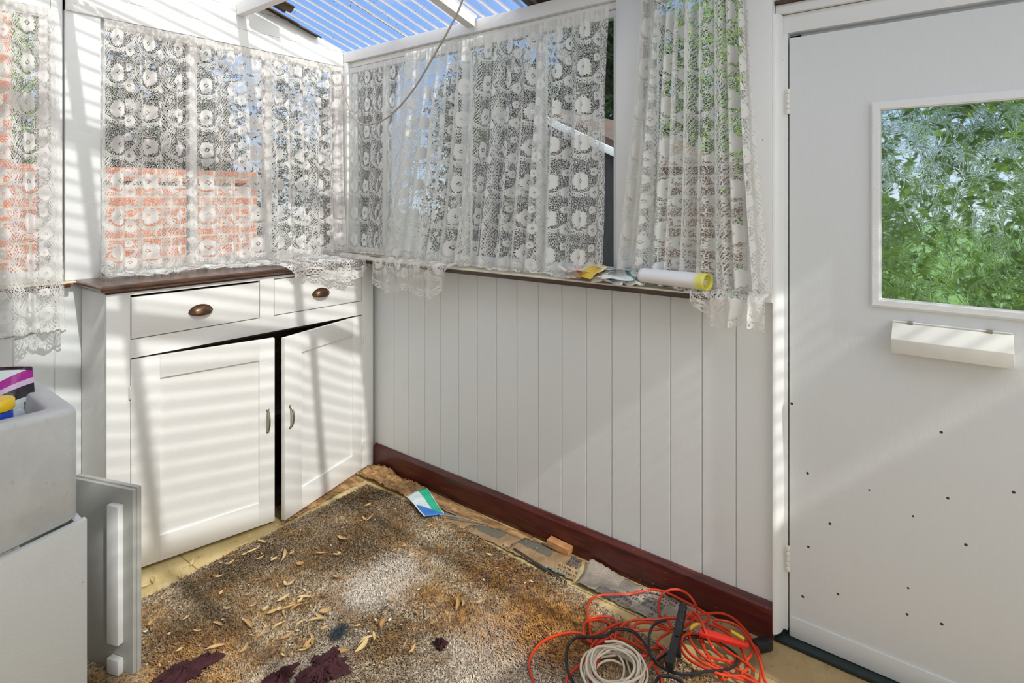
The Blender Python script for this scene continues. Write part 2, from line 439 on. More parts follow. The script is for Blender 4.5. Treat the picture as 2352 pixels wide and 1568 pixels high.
class MB:
    """collects shapes of ONE part"""
    def __init__(s): s.bm = bmesh.new()
    def box(s, x0, x1, y0, y1, z0, z1, bev=0., T=None, seg=2):
        b = bmesh.new(); bmesh.ops.create_cube(b, size=1.)
        for v in b.verts: v.co = Vector(((x0+x1)/2+v.co.x*(x1-x0), (y0+y1)/2+v.co.y*(y1-y0), (z0+z1)/2+v.co.z*(z1-z0)))
        if bev: bmesh.ops.bevel(b, geom=list(b.edges), offset=bev, segments=seg, affect='EDGES', profile=.6)
        return s._merge(b, T)
    def _merge(s, b, T=None):
        if T is not None: bmesh.ops.transform(b, matrix=T, verts=b.verts)
        me = bpy.data.meshes.new('t'); b.to_mesh(me); b.free(); s.bm.from_mesh(me); bpy.data.meshes.remove(me); return s
    def prism(s, pts, ext, bev=0., T=None):
        """polygon (3-D points) pushed along ext"""
        b = bmesh.new(); vs = [b.verts.new(p) for p in pts]; f = b.faces.new(vs)
        r = bmesh.ops.extrude_face_region(b, geom=[f]); e = Vector(ext)
        for g in r['geom']:
            if isinstance(g, bmesh.types.BMVert): g.co += e
        bmesh.ops.recalc_face_normals(b, faces=b.faces)
        if bev: bmesh.ops.bevel(b, geom=list(b.edges), offset=bev, segments=2, affect='EDGES', profile=.6)
        return s._merge(b, T)
    def grid(s, P, wrap=False, T=None, cap=False):
        P = np.asarray(P); nu, nv = P.shape[:2]; b = bmesh.new()
        V = [[b.verts.new(P[i, j]) for j in range(nv)] for i in range(nu)]
        for i in range(nu-1):
            for j in range(nv if wrap else nv-1):
                k = (j+1) % nv
                b.faces.new((V[i][j], V[i+1][j], V[i+1][k], V[i][k]))
        if cap:
            b.faces.new(V[0]); b.faces.new(V[-1][::-1])
        return s._merge(b, T)
    def tube(s, pts, r, n=8, T=None):
        pts = np.asarray(pts, float); P = []
        tg = np.gradient(pts, axis=0); tg /= np.linalg.norm(tg, axis=1)[:, None]+1e-12
        ref = np.array([0, 0, 1.]) if abs(tg[0][2]) < .9 else np.array([1., 0, 0]); nrm = np.cross(tg[0], ref); nrm /= np.linalg.norm(nrm)
        rr = np.broadcast_to(np.asarray(r, float), (len(pts),))
        for i in range(len(pts)):
            nrm = nrm-tg[i]*nrm.dot(tg[i]); nrm /= np.linalg.norm(nrm)+1e-12; b = np.cross(tg[i], nrm)
            P.append([pts[i]+rr[i]*(math.cos(a)*nrm+math.sin(a)*b) for a in np.linspace(0, 2*PI, n, endpoint=False)])
        return s.grid(P, wrap=True, cap=True, T=T)
    def lathe(s, prof, c, n=24, T=None):
        P = [[(c[0]+r*math.cos(a), c[1]+r*math.sin(a), c[2]+z) for a in np.linspace(0, 2*PI, n, endpoint=False)] for r, z in prof]
        return s.grid(P, wrap=True, cap=True, T=T)
    def build(s, name, mat, parent=None, smooth=True, angle=40, **k):
        bmesh.ops.recalc_face_normals(s.bm, faces=s.bm.faces)
        o = link(name, mesh_of(s.bm, name), mat, parent, smooth, angle)
        return tag(o, **k)
def box(name, b, mat, parent=None, bev=.003, T=None, **k):
    return MB().box(*b, bev=bev, T=T).build(name, mat, parent, **k)
def struct(name, mb, mat, label, cat, parent=None):
    return mb.build(name, mat, parent, label=label, cat=cat, kind='structure')
def spline(pts, step=.01):
    """Catmull-Rom through the points, resampled"""
    P = np.asarray(pts, float); P = np.vstack([2*P[0]-P[1], P, 2*P[-1]-P[-2]]); out = []
    for i in range(1, len(P)-2):
        n = max(2, int(np.linalg.norm(P[i+1]-P[i])/step))
        for t in np.arange(n)/n:
            out.append(.5*((2*P[i])+(-P[i-1]+P[i+1])*t+(2*P[i-1]-5*P[i]+4*P[i+1]-P[i+2])*t*t+(-P[i-1]+3*P[i]-3*P[i+1]+P[i+2])*t**3))
    out.append(P[-2]); return np.array(out)
def uvmesh(name, P, UV, mats, parent=None, HEM=None, thick=0., smooth=True):
    """grid of points with cloth UVs (and a second hem map)"""
    P = np.asarray(P); nu, nv = P.shape[:2]
    verts = P.reshape(-1, 3); idx = np.arange(nu*nv).reshape(nu, nv)
    q = np.stack([idx[:-1, :-1], idx[1:, :-1], idx[1:, 1:], idx[:-1, 1:]], -1).reshape(-1, 4)
    me = bpy.data.meshes.new(name); me.from_pydata(verts.tolist(), [], q.tolist())
    li = q.ravel()
    l = me.uv_layers.new(name='cloth'); l.data.foreach_set('uv', np.asarray(UV, float).reshape(-1, 2)[li].ravel())
    if HEM is not None:
        l = me.uv_layers.new(name='hem'); l.data.foreach_set('uv', np.asarray(HEM, float).reshape(-1, 2)[li].ravel())
    o = link(name, me, mats, parent, smooth, 0)
    if thick:
        m = o.modifiers.new('thickness', 'SOLIDIFY'); m.thickness = thick; m.offset = 0
    return o

# ------------------------------------------------------------------ world and lights
SUN = Vector((.098, 1., -.93)).normalized()
w = bpy.data.worlds.new('sky'); sc.world = w; w.use_nodes = True
nt = w.node_tree; nt.nodes.clear()
class WT(NT):
    def __init__(s, t): s.t = t; s.n = t.nodes; s.l = t.links
t = WT(nt); d = t.node('ShaderNodeTexCoord').outputs['Generated']; x, y, z = t.sep(d)
dot = x*(-SUN.x)+y*(-SUN.y)+z*(-SUN.z)
base = t.ramp(z, (0., (.74, .86, 1.0)), (.20, (.30, .52, .95)), (.6, (.13, .32, .85)))
cl = t.noise(t.vscale(d, 1.4, 1.4, 3.6), 2.6, 6., .6)
clf = t.step(cl, .56, .72)*t.step(z, .62, .25)
c = t.mix(clf*.85, base, (1., 1., 1.))
glow = t.step(dot, -.15, .95)
c = t.mix(glow, c, (1., 1., .985))
bg = t.n.new('ShaderNodeBackground'); t.put(bg.inputs[0], c)
SKY_GLOW = 1.75
t.put(bg.inputs[1], 1.0+glow*SKY_GLOW)
wo = t.n.new('ShaderNodeOutputWorld'); t.l.new(bg.outputs[0], wo.inputs[0])
def lamp(name, ty, loc, direction, energy, **k):
    L = bpy.data.lights.new(name, ty); L.energy = energy
    for a, b in k.items(): setattr(L, a, b)
    o = bpy.data.objects.new(name, L); COL.objects.link(o); o.location = loc
    o.rotation_euler = Vector(direction).to_track_quat('-Z', 'Y').to_euler(); return o
lamp('sun', 'SUN', (0, -8, 8), SUN, 3.1, angle=.0125, color=(1, .965, .90))
# fill lamps added out of view, beside and behind the camera
lamp('side_fill_lamp', 'AREA', (-2.62, -1.75, 1.5), (1, .12, -.10), 3.0, shape='RECTANGLE', size=1.6, size_y=1.9, color=(.95, .975, 1))
lamp('rear_fill_lamp', 'AREA', (-1.25, -4.25, 1.6), (-.12, 1, -.15), 1.6, shape='RECTANGLE', size=1.7, size_y=1.3, color=(.95, .975, 1))
sc.view_settings.view_transform = 'Standard'; sc.view_settings.look = 'None'; sc.view_settings.gamma = 1
sc.view_settings.use_curve_mapping = False; sc.view_settings.exposure = .06
sc.cycles.transparent_max_bounces = 32; sc.cycles.max_bounces = 10; sc.cycles.diffuse_bounces = 6
sc.cycles.caustics_reflective = False; sc.cycles.caustics_refractive = False
sc.cycles.use_denoising = True
sc.cycles.sample_clamp_indirect = 6.

# ================================================================== THE ROOM SHELL
XL, YB = -2.75, -4.42                      # house wall behind/left, rear wall
RZ = lambda x: 2.300-.277*x                # underside of the roof sheet
SILL = 1.128
struct('floor', MB().box(XL, .1, YB, .28, -.12, 0.), M['floor'], 'yellowed worn lino floor of the lean-to', 'floor')
# ---- right wall: tongue-and-groove boards (one profile pushed upwards)
seams = [-.30, -.425, -.534, -.658, -.772, -.893, -1.013, -1.129, -1.247, -1.363, -1.484, -1.602, -1.718, -1.839, -1.960, -2.077, -2.195]
prof = [(.02, .0)]
for s in seams: prof += [(.02, s+.0035), (.027, s), (.02, s-.0035)]
prof += [(.02, -2.318), (.075, -2.318), (.075, 0.)]
mb = MB().prism([(a, b, 0.) for a, b in prof], (0, 0, 1.106))
struct('wall_right', mb, M['wall_white'], 'grey-white tongue-and-groove boarding under the sill by the door', 'wall')
mb = MB().prism([(0., -.281, 0), (0., -.281, .104), (.012, -.281, .122), (.0195, -.281, .122), (.0195, -.281, 0)], (0, -2.036, 0), bev=.002)
struct('baseboard_right', mb, M['baseboard'], 'dark red painted baseboard along the boarded wall', 'baseboard')
# sill on the right: pale top with dark brown nosing
plan = [(.05, -.012), (-.078, -.012), (-.078, -2.052), (-.05, -2.135), (.05, -2.150)]
sl = thing('trim_sill_right', (0, -1.1, 1.108), 'long window sill with pale top and dark brown nosing', 'window sill', kind='structure')
MB().prism([(a, b, 1.123) for a, b in plan], (0, 0, .006), bev=.0015).build('sill_top', M['cream'], sl)
MB().prism([(a-.003 if a < 0 else a, b, 1.106) for a, b in plan], (0, 0, .017), bev=.002).build('nosing', M['sill_brown'], sl, label='dark brown nosing')
# posts, plate and jambs of the right wall
def post(name, b, label, mat='white', bev=.004): return struct(name, MB().box(*b, bev=bev), M[mat], label, 'post')
post('trim_1', (0., .075, -.048, .06, SILL, 2.219), 'white corner post where the two window walls meet')
post('trim_2', (0., .075, -1.862, -1.748, SILL+.002, 2.219), 'broad white post between the two right-hand windows')
mb = MB().box(0., .075, -2.316, -2.242, 0.1, 2.62, bev=.004)
post('trim_3', (-.004, .075, -2.318, -2.242, SILL-.02, 2.62), 'broad white post at the hinge side of the door')
mb = MB().box(0., .09, -2.242, .06, 2.220, 2.279, bev=.005)
mb.box(.022, .075, -2.242, -.048, 2.192, 2.219, bev=.003)
struct('trim_4', mb, M['beam_white'], 'white top plate carrying the roof over the right windows', 'beam')
# ---- left wall: boards under the sill, sill, post, fascia
prof = [(0., .012)]
for s in (-1.235, -1.331, -1.458, -1.57, -1.69, -1.80, -1.92, -2.04, -2.16, -2.3): prof += [(s+.003, .012), (s, .018), (s-.003, .012)]
prof = [(-.0, .012)]+prof[1:]+[(XL, .012), (XL, .07), (0., .07)]
struct('wall_left', MB().prism([(a, b, 0.) for a, b in prof], (0, 0, 1.10)), M['wall_white'], 'white boarding under the left windows behind the tub', 'wall')
mb = MB().box(XL, -.0, -.02, .06, 1.10, 1.123, bev=.003)
sl = thing('trim_sill_left', (-1.3, 0, 1.1), 'short pale sill with brown edge left of the cabinet', 'window sill', kind='structure')
MB().box(XL, -.001, -.030, .055, 1.114, 1.120, bev=.0015).build('sill_top', M['cream'], sl)
MB().box(XL, -1.29, -.034, .012, 1.098, 1.1135, bev=.003).build('nosing', M['brown'], sl, label='brown edge strip')
post('trim_5', (-1.300, -1.180, -.004, .075, 1.1205, 2.62), 'wide white post between the two left windows')
post('trim_6', (-1.345, -1.306, .004, .07, 1.1205, 2.62), 'narrow white jamb beside the far left curtain')
# fascia boards: three lapped boards cut to the roof slope
fas = thing('trim_7', (-1.3, -.01, 2.2), 'white lapped fascia boards over the left window', 'fascia', kind='structure')
def slope_board(z0, z1, y0, y1, xa, xb):
    pts = []
    za, zb = min(z1, RZ(xa)-.01), min(z1, RZ(xb)-.01)
    pts = [(xa, y0, z0), (xb, y0, z0), (xb, y0, zb)]
    xs = (2.29-z1)/.277
    if xb > xs > xa: pts.append((xs, y0, z1))
    pts.append((xa, y0, za))
    return MB().prism(pts, (0, y1-y0, 0), bev=.0025)
slope_board(2.196, 2.279, -.012, .06, -1.3, -.0015).build('fascia_board', M['beam_white'], fas)
slope_board(2.281, 2.385, -.008, .06, -1.18, -.012).build('fascia_board', M['beam_white'], fas)
slope_board(2.387, 2.50, -.004, .06, -1.18, -.37).build('fascia_board', M['beam_white'], fas)
slope_board(2.502, 2.66, -.002, .06, -1.18, -.74).build('fascia_board', M['beam_white'], fas)
slope_board(2.190, 3.1, .004, .06, XL, -1.346).build('fascia_board', M['beam_white'], fas)
# ---- windows
def window(n, axis, a0, a1, z0, z1, mull, label, depth=.045, bars=()):
    """timber frame, mullions and one pane per light; axis 'x' = in the left wall, 'y' = in the right wall"""
    o = thing('window_%d' % n, ((a0+a1)/2, depth, z0) if axis == 'x' else (depth, (a0+a1)/2, z0), label, 'window', kind='structure')
    B = lambda m, p0, p1, q0, q1, d0, d1, bev=.003: m.box(p0, p1, d0, d1, q0, q1, bev) if axis == 'x' else m.box(d0, d1, p0, p1, q0, q1, bev)
    m = MB(); f = .028
    B(m, a0, a1, z0, z0+.045, depth-.012, depth+.03); B(m, a0, a1, z1-f, z1, depth-.012, depth+.03)
    B(m, a0, a0+f, z0+.045, z1-f, depth-.012, depth+.03); B(m, a1-f, a1, z0+.045, z1-f, depth-.012, depth+.03)
    m.build('frame', M['white'], o)
    xs = [a0+f]+list(mull)+[a1-f]
    for c in mull:
        mm = MB(); B(mm, c-.017, c+.017, z0+.045, z1-f, depth-.012, depth+.03); mm.build('mullion', M['white'], o)
    for i in range(len(xs)-1):
        l, r = xs[i]+(.017 if i else 0), xs[i+1]-(.017 if i < len(xs)-2 else 0)
        g = MB(); B(g, l, r, z0+.045, z1-f, depth+.008, depth+.011, 0.); g.build('pane', M['glass'], o)
    for c, zc in bars:
        mm = MB(); B(mm, c[0], c[1], zc-.006, zc+.006, depth+.012, depth+.022, .001); mm.build('glazing_bar', M['white'], o)
    return o
window(1, 'x', XL+.05, -1.346, 1.1205, 2.188, [-2.05], 'far left window beside the tub looking on a brick pier')
window(2, 'x', -1.179, -.001, 1.1205, 2.195, [-.797, -.425], 'wide left window above the cabinet, brick wall outside')
window(3, 'y', -1.747, -.049, 1.1295, 2.191, [-1.359, -.918, -.33], 'long right window above the sill, dark garden outside', bars=[((-1.33, -.95), 1.44)])
window(4, 'y', -2.241, -1.863, 1.1295, 2.219, [], 'narrow window next to the door', bars=[((-2.21, -1.89), 1.42)])
mb = MB().box(.0, .075, -2.2415, -1.8625, 2.219, 2.62, bev=.003)
# ---- door in the right wall
DX = .05
dr = thing('door_1', (DX, -2.78, 0), 'white flush door with leaf-patterned glass pane and letter box', 'door', kind='structure')
dy0, dy1 = -3.18, -2.358            # latch edge, hinge edge
gy0, gy1, gz0, gz1 = -3.02, -2.606, 1.14, 1.722
def ring(m, y0, y1, z0, z1, iy0, iy1, iz0, iz1, x0, x1, bev):
    m.box(x0, x1, y0, iy0, z0, z1, bev); m.box(x0, x1, iy1, y1, z0, z1, bev)
    m.box(x0, x1, iy0, iy1, z0, iz0, 0); m.box(x0, x1, iy0, iy1, iz1, z1, 0); return m
b = bmesh.new()
def ringmesh(m, o_, i_, x0, x1):
    """flat slab with a rectangular hole, as one clean shape"""
    (y0, y1, z0, z1), (a0, a1, b0, b1) = o_, i_
    O = [(y0, z0), (y1, z0), (y1, z1), (y0, z1)]; I = [(a0, b0), (a1, b0), (a1, b1), (a0, b1)]
    bm = bmesh.new(); V = {}
    for k, xx in enumerate((x0, x1)):
        for j, p in enumerate(O): V[k, 0, j] = bm.verts.new((xx, *p))
        for j, p in enumerate(I): V[k, 1, j] = bm.verts.new((xx, *p))
    for j in range(4):
        n = (j+1) % 4
        bm.faces.new((V[0, 0, j], V[0, 0, n], V[0, 1, n], V[0, 1, j])); bm.faces.new((V[1, 0, j], V[1, 1, j], V[1, 1, n], V[1, 0, n]))
        bm.faces.new((V[0, 0, j], V[1, 0, j], V[1, 0, n], V[0, 0, n])); bm.faces.new((V[0, 1, j], V[0, 1, n], V[1, 1, n], V[1, 1, j]))
    return m._merge(bm)
ringmesh(MB(), (dy0, dy1, .016, 1.975), (gy0, gy1, gz0, gz1), DX, DX+.04).build('door_slab', M['door_white'], dr)
# glazing bead: stepped moulding
m = MB()
ringmesh(m, (gy0-.018, gy1+.018, gz0-.018, gz1+.018), (gy0+.004, gy1-.004, gz0+.004, gz1-.004), DX-.006, DX+.0)
ringmesh(m, (gy0-.012, gy1+.012, gz0-.012, gz1+.012), (gy0+.004, gy1-.004, gz0+.004, gz1-.004), DX-.011, DX-.006)
ringmesh(m, (gy0-.003, gy1+.003, gz0-.003, gz1+.003), (gy0+.008, gy1-.008, gz0+.008, gz1-.008), DX-.008, DX+.012)
m.build('glazing_bead', M['white'], dr)
# leaf-embossed pane: relief of several hundred overlapping leaves
ny, nz = 300, 400
yy, zz = np.meshgrid(np.linspace(gy0-.0, gy1+.0, ny), np.linspace(gz0-.0, gz1+.0, nz), indexing='ij')
hh = np.zeros_like(yy)
for k in range(260):
    cy, cz = RNG.uniform(gy0, gy1), RNG.uniform(gz0, gz1)
    an = math.sin(cy*9)*1.2+math.cos(cz*8)*1.3+RNG.normal(0, .55); L = RNG.uniform(.042, .072); Wd = L*RNG.uniform(.22, .34)
    ca, sa = math.cos(an), math.sin(an)
    a = (yy-cy)*ca+(zz-cz)*sa; bb = -(yy-cy)*sa+(zz-cz)*ca + .12*((yy-cy)*ca+(zz-cz)*sa)**2/L*8
    wv = Wd*np.clip(1-(a/L)**2, 0, 1)
    s_ = np.abs(bb)/np.maximum(wv, 1e-6); inside = (wv > 1e-4) & (s_ < 1)
    prof_ = np.sqrt(np.clip(1-s_, 0, 1))*.0022*np.clip(wv/Wd, 0, 1)**.5-np.exp(-(bb/.0014)**2)*.0007
    hh = np.where(inside, prof_, hh)
P = np.stack([DX+.014-hh, yy, zz], -1)
g1 = uvmesh('glass_pane', P, np.zeros((ny, nz, 2)), M['obscure'], dr)
mm_ = g1.modifiers.new('thickness', 'SOLIDIFY'); mm_.thickness = .004; mm_.offset = 1
for zc in (1.767, .267):
    m = MB()
    for k in range(5):
        z_ = zc-.041+k*.0166
        m.lathe([(.0055, 0), (.0062, .001), (.0062, .0148), (.0055, .0158)], (DX-.004, -2.3545, z_), 12)
    m.build('hinge', M['hinge'], dr)
# letter box cover
lb = MB().prism([(DX, -2.918, .997), (DX-.046, -2.918, .999), (DX-.048, -2.918, 1.040), (DX-.012, -2.918, 1.082), (DX, -2.918, 1.084)], (0, .274, 0), bev=.0015)
lbo = lb.build('letterbox_cover', M['letterbox'], dr)
MB().tube([(DX-.010, -2.916, 1.086), (DX-.010, -2.646, 1.086)], .0022, 8).build('hinge_pin', M['letterbox'], lbo)
for yc in (-2.688, -2.868): box('hinge_clip', (DX-.014, DX-.005, yc-.006, yc+.006, 1.080, 1.090), M['brass'], lbo, .001)
MB().box(DX-.005, DX-.0, dy0, dy1-.003, .017, .082, .0015).build('weather_strip', M['door_white'], dr)
# frame around the door
mb = MB()
a_ = np.linspace(0, PI/2, 7)
pr = [(.0515, -2.3185), (.0515, -2.348), (.012+.036, -2.352)]
pr = [(.0, -2.3185)]+[(.0+.042*(1-math.cos(q)), -2.3185-.022*math.sin(q)) for q in a_]+[(.048, -2.3405), (.048, -2.3525), (.09, -2.3525), (.09, -2.3185)]
mb.prism([(a, b2, .03) for a, b2 in pr], (0, 0, 2.02)); mb.box(.0915, .125, -2.385, -2.335, .02, 1.99, 0)
struct('trim_8', mb, M['white'], 'white rounded jamb at the hinge side of the door', 'door jamb')
struct('trim_13', MB().box(.046, .10, -3.299, -3.1845, .016, 1.991, bev=.003), M['white'], 'white jamb at the latch side of the door', 'door jamb')
mb = MB().box(.046, .10, -3.3, -2.341, 1.992, 2.052, bev=.003); mb.box(.0915, .125, -3.3, -2.3527, 1.955, 1.9925, 0)
struct('trim_9', mb, M['white'], 'white head of the door frame', 'door frame')
mb = MB().box(.030, .10, -3.3, -2.3195, 2.054, 2.085, bev=.003)
struct('trim_10', mb, M['white'], 'white ledge strip above the door head', 'ledge')
mb = MB().box(.018, .10, -3.3, -2.3195, 2.0855, 2.098, bev=.004)
struct('trim_11', mb, M['tile_brown'], 'weathered brown ledge strip above the door', 'ledge')
mb = MB().box(.05, .10, -3.3, -2.3195, 2.099, 2.62); mb.box(.05, .10, YB, -3.3, 0., 2.62)
mb.box(.03, .10, -2.3195, .0, 2.2795, 2.2795+.001)
struct('wall_right_upper', mb, M['cream'], 'cream wall above and beyond the door', 'wall')
mb = MB().box(.02, .10, -3.3, -2.32, -.0, .014, bev=.004)
mb.prism([(.004, -2.34, .0005), (.02, -2.34, .014), (.02, -3.3, .014), (.004, -3.3, .0005)], (0, 0, -.0004))
struct('trim_12', MB().box(.012, .10, -3.3, -2.3195, .0005, .0145, bev=.005), M['rubber'], 'dark threshold strip under the door', 'threshold')
# ---- roof: corrugated sheet, purlins, rafters; rear and house walls that close the room
ys = np.arange(YB, .30, PITCH/10)
xs = np.array([-1.72, -1.2, -.6, 0., .16])
P = [[(x_, y_, RZ(x_)+.009+.009*math.cos(2*PI*(y_/PITCH+.25))*1.) for x_ in xs] for y_ in ys]
me_ = uvmesh('ceiling', P, np.zeros((len(ys), len(xs), 2)), M['sheet'])
tag(me_, 'clear corrugated roofing sheet streaked with dirt', 'roof', kind='structure')
mb = MB()
for xa, za in ((-.617, None), (-1.36, None), (-1.70, None)):
    m = MB().box(xa, xa+.043, YB, -.013, RZ(xa)-.128, RZ(xa)-.066, bev=.003)
    tag(m.build('purlin', M['beam_white'], None), {-.617: 'white roof purlin meeting the fascia, nearest the right windows', -1.36: 'white roof purlin over the left post', -1.70: 'white roof purlin against the house'}[xa], 'purlin', 'roof purlins', 'structure')
for i, y_ in enumerate((-.982, -2.05, -3.1)):
    m = MB().prism([(-1.74, y_, RZ(-1.74)-.062), (-1.74, y_, RZ(-1.74)-.004), (.02, y_, RZ(.02)-.004), (.02, y_, RZ(.02)-.0155)] if False else
                   [(-1.74, y_, RZ(-1.74)-.0645), (-1.74, y_, RZ(-1.74)-.004), (.0, y_, RZ(0)-.004), (-.0, y_, RZ(0)-.0195), (-.012, y_, 2.2805), (-.012, y_, RZ(-.012)-.0645)], (0, -.046, 0), bev=.002)
    tag(m.build('rafter', M['beam_white'], None), ['white rafter landing on the top plate of the long window', 'white rafter over the narrow window by the door', 'white rafter behind the camera over the door'][i], 'rafter', 'roof rafters', 'structure')
# offcuts of brown corrugated tile wedged over the fascia
def offcut(xa, xb, y0, y1, label, dz=0.):
    pts = [[(xx, yv, RZ(xx)-.016+dz+.010*math.cos(2*PI*(yv/PITCH+.25))) for yv in np.linspace(y0, y1, 14)] for xx in (xa, (xa+xb)/2, xb)]
    o = uvmesh('corrugated_offcut', pts, np.zeros((3, 14, 2)), M['tile_brown'], None, thick=.006)
    tag(o, label, 'roof tile', 'brown offcuts under the roof')
offcut(-.53, -.30, -.052, .05, 'dark brown corrugated offcut on the fascia beside the purlin')
offcut(-.335, -.165, -.045, .05, 'dark brown corrugated offcut nearest the room corner on the fascia', -.004)
offcut(-.56, -.40, -.17, -.075, 'dark brown corrugated offcut hanging clear of the fascia')
MB().prism([(-.275, -1.27, RZ(-.275)+.026), (.16, -1.27, RZ(.16)+.026), (.16, -1.27, RZ(.16)+.034), (-.275, -1.27, RZ(-.275)+.034)], (0, -2.36, 0)).build('eave_shade_strip', M['tile_brown'], None, label='unseen solid strip added above the eave to shade the upper door and cabinet end', cat='roof', kind='structure')  # opaque strip added out of view to keep sun off upper door, jamb, cabinet end
mb = MB().box(XL-.08, XL, YB, .06, 0, 3.15)
struct('wall_house', mb, M['white'], 'white house wall to the left of the camera', 'wall')
mb = MB().box(XL, .1, YB-.08, YB, 0, .9); mb.box(XL, -2.2, YB-.08, YB, .9, 3.05); mb.box(-.35, .1, YB-.08, YB, .9, 2.32); mb.box(-2.2, -.35, YB-.08, YB, 2.25, 2.38)
mb.prism([(-2.2, YB-.08, 2.38), (-.35, YB-.08, 2.38), (-2.2, YB-.08, 2.88)], (0, .08, 0))
struct('wall_rear', mb, M['white'], 'white rear wall behind the camera', 'wall')
mb = MB().prism([(-1.66, .06, RZ(-1.66)+.03), (XL-.08, .06, RZ(XL)+.03), (XL-.08, .06, RZ(XL)+.06), (-1.66, .06, RZ(-1.66)+.06)], (0, YB-.06, 0))
struct('ceiling_house', mb, M['white'], 'solid strip of roof against the house', 'roof')

# ================================================================== CABINET
cb = thing('cabinet', (-.62, -.14, 0), 'white built-in cabinet with two drawers and two doors ajar', 'cabinet')
CX0, CX1, CY = -1.244, -.003, -.28
m = MB(); W_ = M['cab_white']
fy0, fy1 = CY, CY+.022
for a, b_ in ((CX0, -1.164), (-.077, CX1)): m.box(a, b_, fy0, fy1, 0.012, 1.087, .0015)          # stiles
m.box(-1.164, -.077, fy0, fy1, 1.0755, 1.087, 0); m.box(-1.164, -.077, fy0, fy1, .832, .903, 0); m.box(-.642, -.575, fy0, fy1, .903, 1.0755, 0)
m.box(CX0, CX0+.02, fy1, -.0, .012, 1.087, .001); m.box(CX1-.02, CX1, fy1, .0, .012, 1.087, .001)
m.build('carcass', W_, cb)
m = MB(); m.box(CX0+.02, CX1-.02, -.016, -.002, .03, 1.08); m.box(CX0+.02, CX1-.02, fy1+.001, -.016, .82, .831); m.box(CX0+.02, CX1-.02, CY+.012, -.016, .014, .028)
m.box(CX0+.02, CX1-.02, fy1+.03, -.016, .40, .42)
m.build('interior', M['inside'], cb, label='dark unpainted inside')
# moulded brown top
pf = [(-.002, 1.0875), (.004, 1.0885), (.006, 1.093), (.013, 1.096), (.021, 1.099), (.027, 1.105), (.029, 1.111), (.028, 1.118), (.022, 1.1225)]
rows = []
for o_, z_ in pf: rows.append([(CX0-o_, .0, z_), (CX0-o_, CY-o_, z_), (-.0815+.08, CY-o_, z_), (-.0815+.08, .0, z_)])
MB().grid(rows, wrap=True, cap=True).build('top', M['brown'], cb, angle=25, label='dark varnished moulded top')
# drawers
def cup_pull(cx, cz, y, parent):
    a, b_, c_ = .046, .024, .030
    P = [[(cx-a*math.cos(th), y-b_*math.sin(th)*math.cos(ph), cz+c_*math.sin(th)*math.sin(ph)-.006) for ph in np.linspace(-.30, PI/2, 12)] for th in np.linspace(0.02, PI-.02, 24)]
    o = MB().grid(P).build('cup_pull', M['bronze'], parent, angle=0)
    s_ = o.modifiers.new('thickness', 'SOLIDIFY'); s_.thickness = .0022
    m = MB(); m.prism([(cx-.050*math.cos(q), y, cz-.004+.034*math.sin(q)) for q in np.linspace(0, PI, 20)], (0, -.0016, 0))
    for sx in (-.043, .043): m.lathe([(.003, 0), (.003, .001), (.0015, .002)], (0, 0, 0), 10, T=Matrix.Translation((cx+sx, y-.0012, cz+.001))@Matrix.Rotation(PI/2, 4, 'X'))
    m.build('back_plate', M['bronze'], parent)
for a, b_, z0, z1, cx, nm in ((-1.161, -.645, .9065, 1.066, -.903, 'wide'), (-.572, -.080, .9065, 1.071, -.326, 'narrow')):
    m = MB().box(a, b_, CY-.001, CY+.018, z0, z1, .0015); m.box(a+.02, b_-.02, CY+.018, -.03, z0+.01, z1-.02)
    d_ = m.build('drawer', W_, cb)
    cup_pull(cx, .975, CY-.0012, d_)
# doors
def cdoor(hx, sgn, ang, sl_, sr_, label):
    w_, z0, z1, th = .5425, .012, .826, .020
    # local: u from hinge 0..w, outward -y
    T = Matrix.Translation((hx, CY-.001, 0))@Matrix.Rotation(-sgn*ang, 4, 'Z')
    def pt(u, y, z): return T@Vector((sgn*u, y, z))
    m = MB()
    def slab(u0, u1, za, zb, y0, y1, bev=.0012):
        x0, x1 = sorted((sgn*u0, sgn*u1)); m.box(x0, x1, y0, y1, za, zb, bev, T)
    tr_, br_ = .088, .100
    slab(0, sl_, z0, z1, -.001, th); slab(w_-sr_, w_, z0, z1, -.001, th)
    slab(sl_, w_-sr_, z1-tr_, z1, -.001, th, 0.0006); slab(sl_, w_-sr_, z0, z0+br_, -.001, th, .0006)
    slab(sl_-.005, w_-sr_+.005, z0+br_-.005, z1-tr_+.005, .008, .014, 0)
    d_ = m.build('door', W_, cb, label=label)
    uc = w_-.030
    pts = [pt(uc, -.001-.001, .380+.001), pt(uc, -.010, .386), pt(uc, -.020, .405), pt(uc, -.023, .43), pt(uc, -.020, .455), pt(uc, -.010, .474), pt(uc, -.002, .479)]
    pts = np.array([tuple(p) for p in pts]) + np.array([0, 0, .035])
    sp_ = spline(pts, .003); r = .0034+.0022*np.sin(np.linspace(0, PI, len(sp_)))
    hm_ = MB().tube(sp_, r, 8)
    for zc in (.4155, .5125): hm_.lathe([(.007, 0), (.007, .001), (.004, .003)], (0, 0, 0), 10, T=Matrix.Translation(pt(uc, -.001, zc))@T.to_3x3().to_4x4()@Matrix.Rotation(PI/2, 4, 'X'))
    hm_.build('handle', M['brass'], d_)
    for zc in (.70, .14):
        hm_ = MB(); q = pt(0, -.003, zc)
        hm_.lathe([(.004, 0), (.0046, .001), (.0046, .049), (.004, .05)], (hx-sgn*.003, CY-.004, zc-.025), 10)
        hm_.build('hinge', M['hinge'], d_)
cdoor(-1.163, 1, math.radians(11), .098, .066, 'left door standing slightly open')
cdoor(-.078, -1, math.radians(14.8), .072, .105, 'right door standing open a little wider')

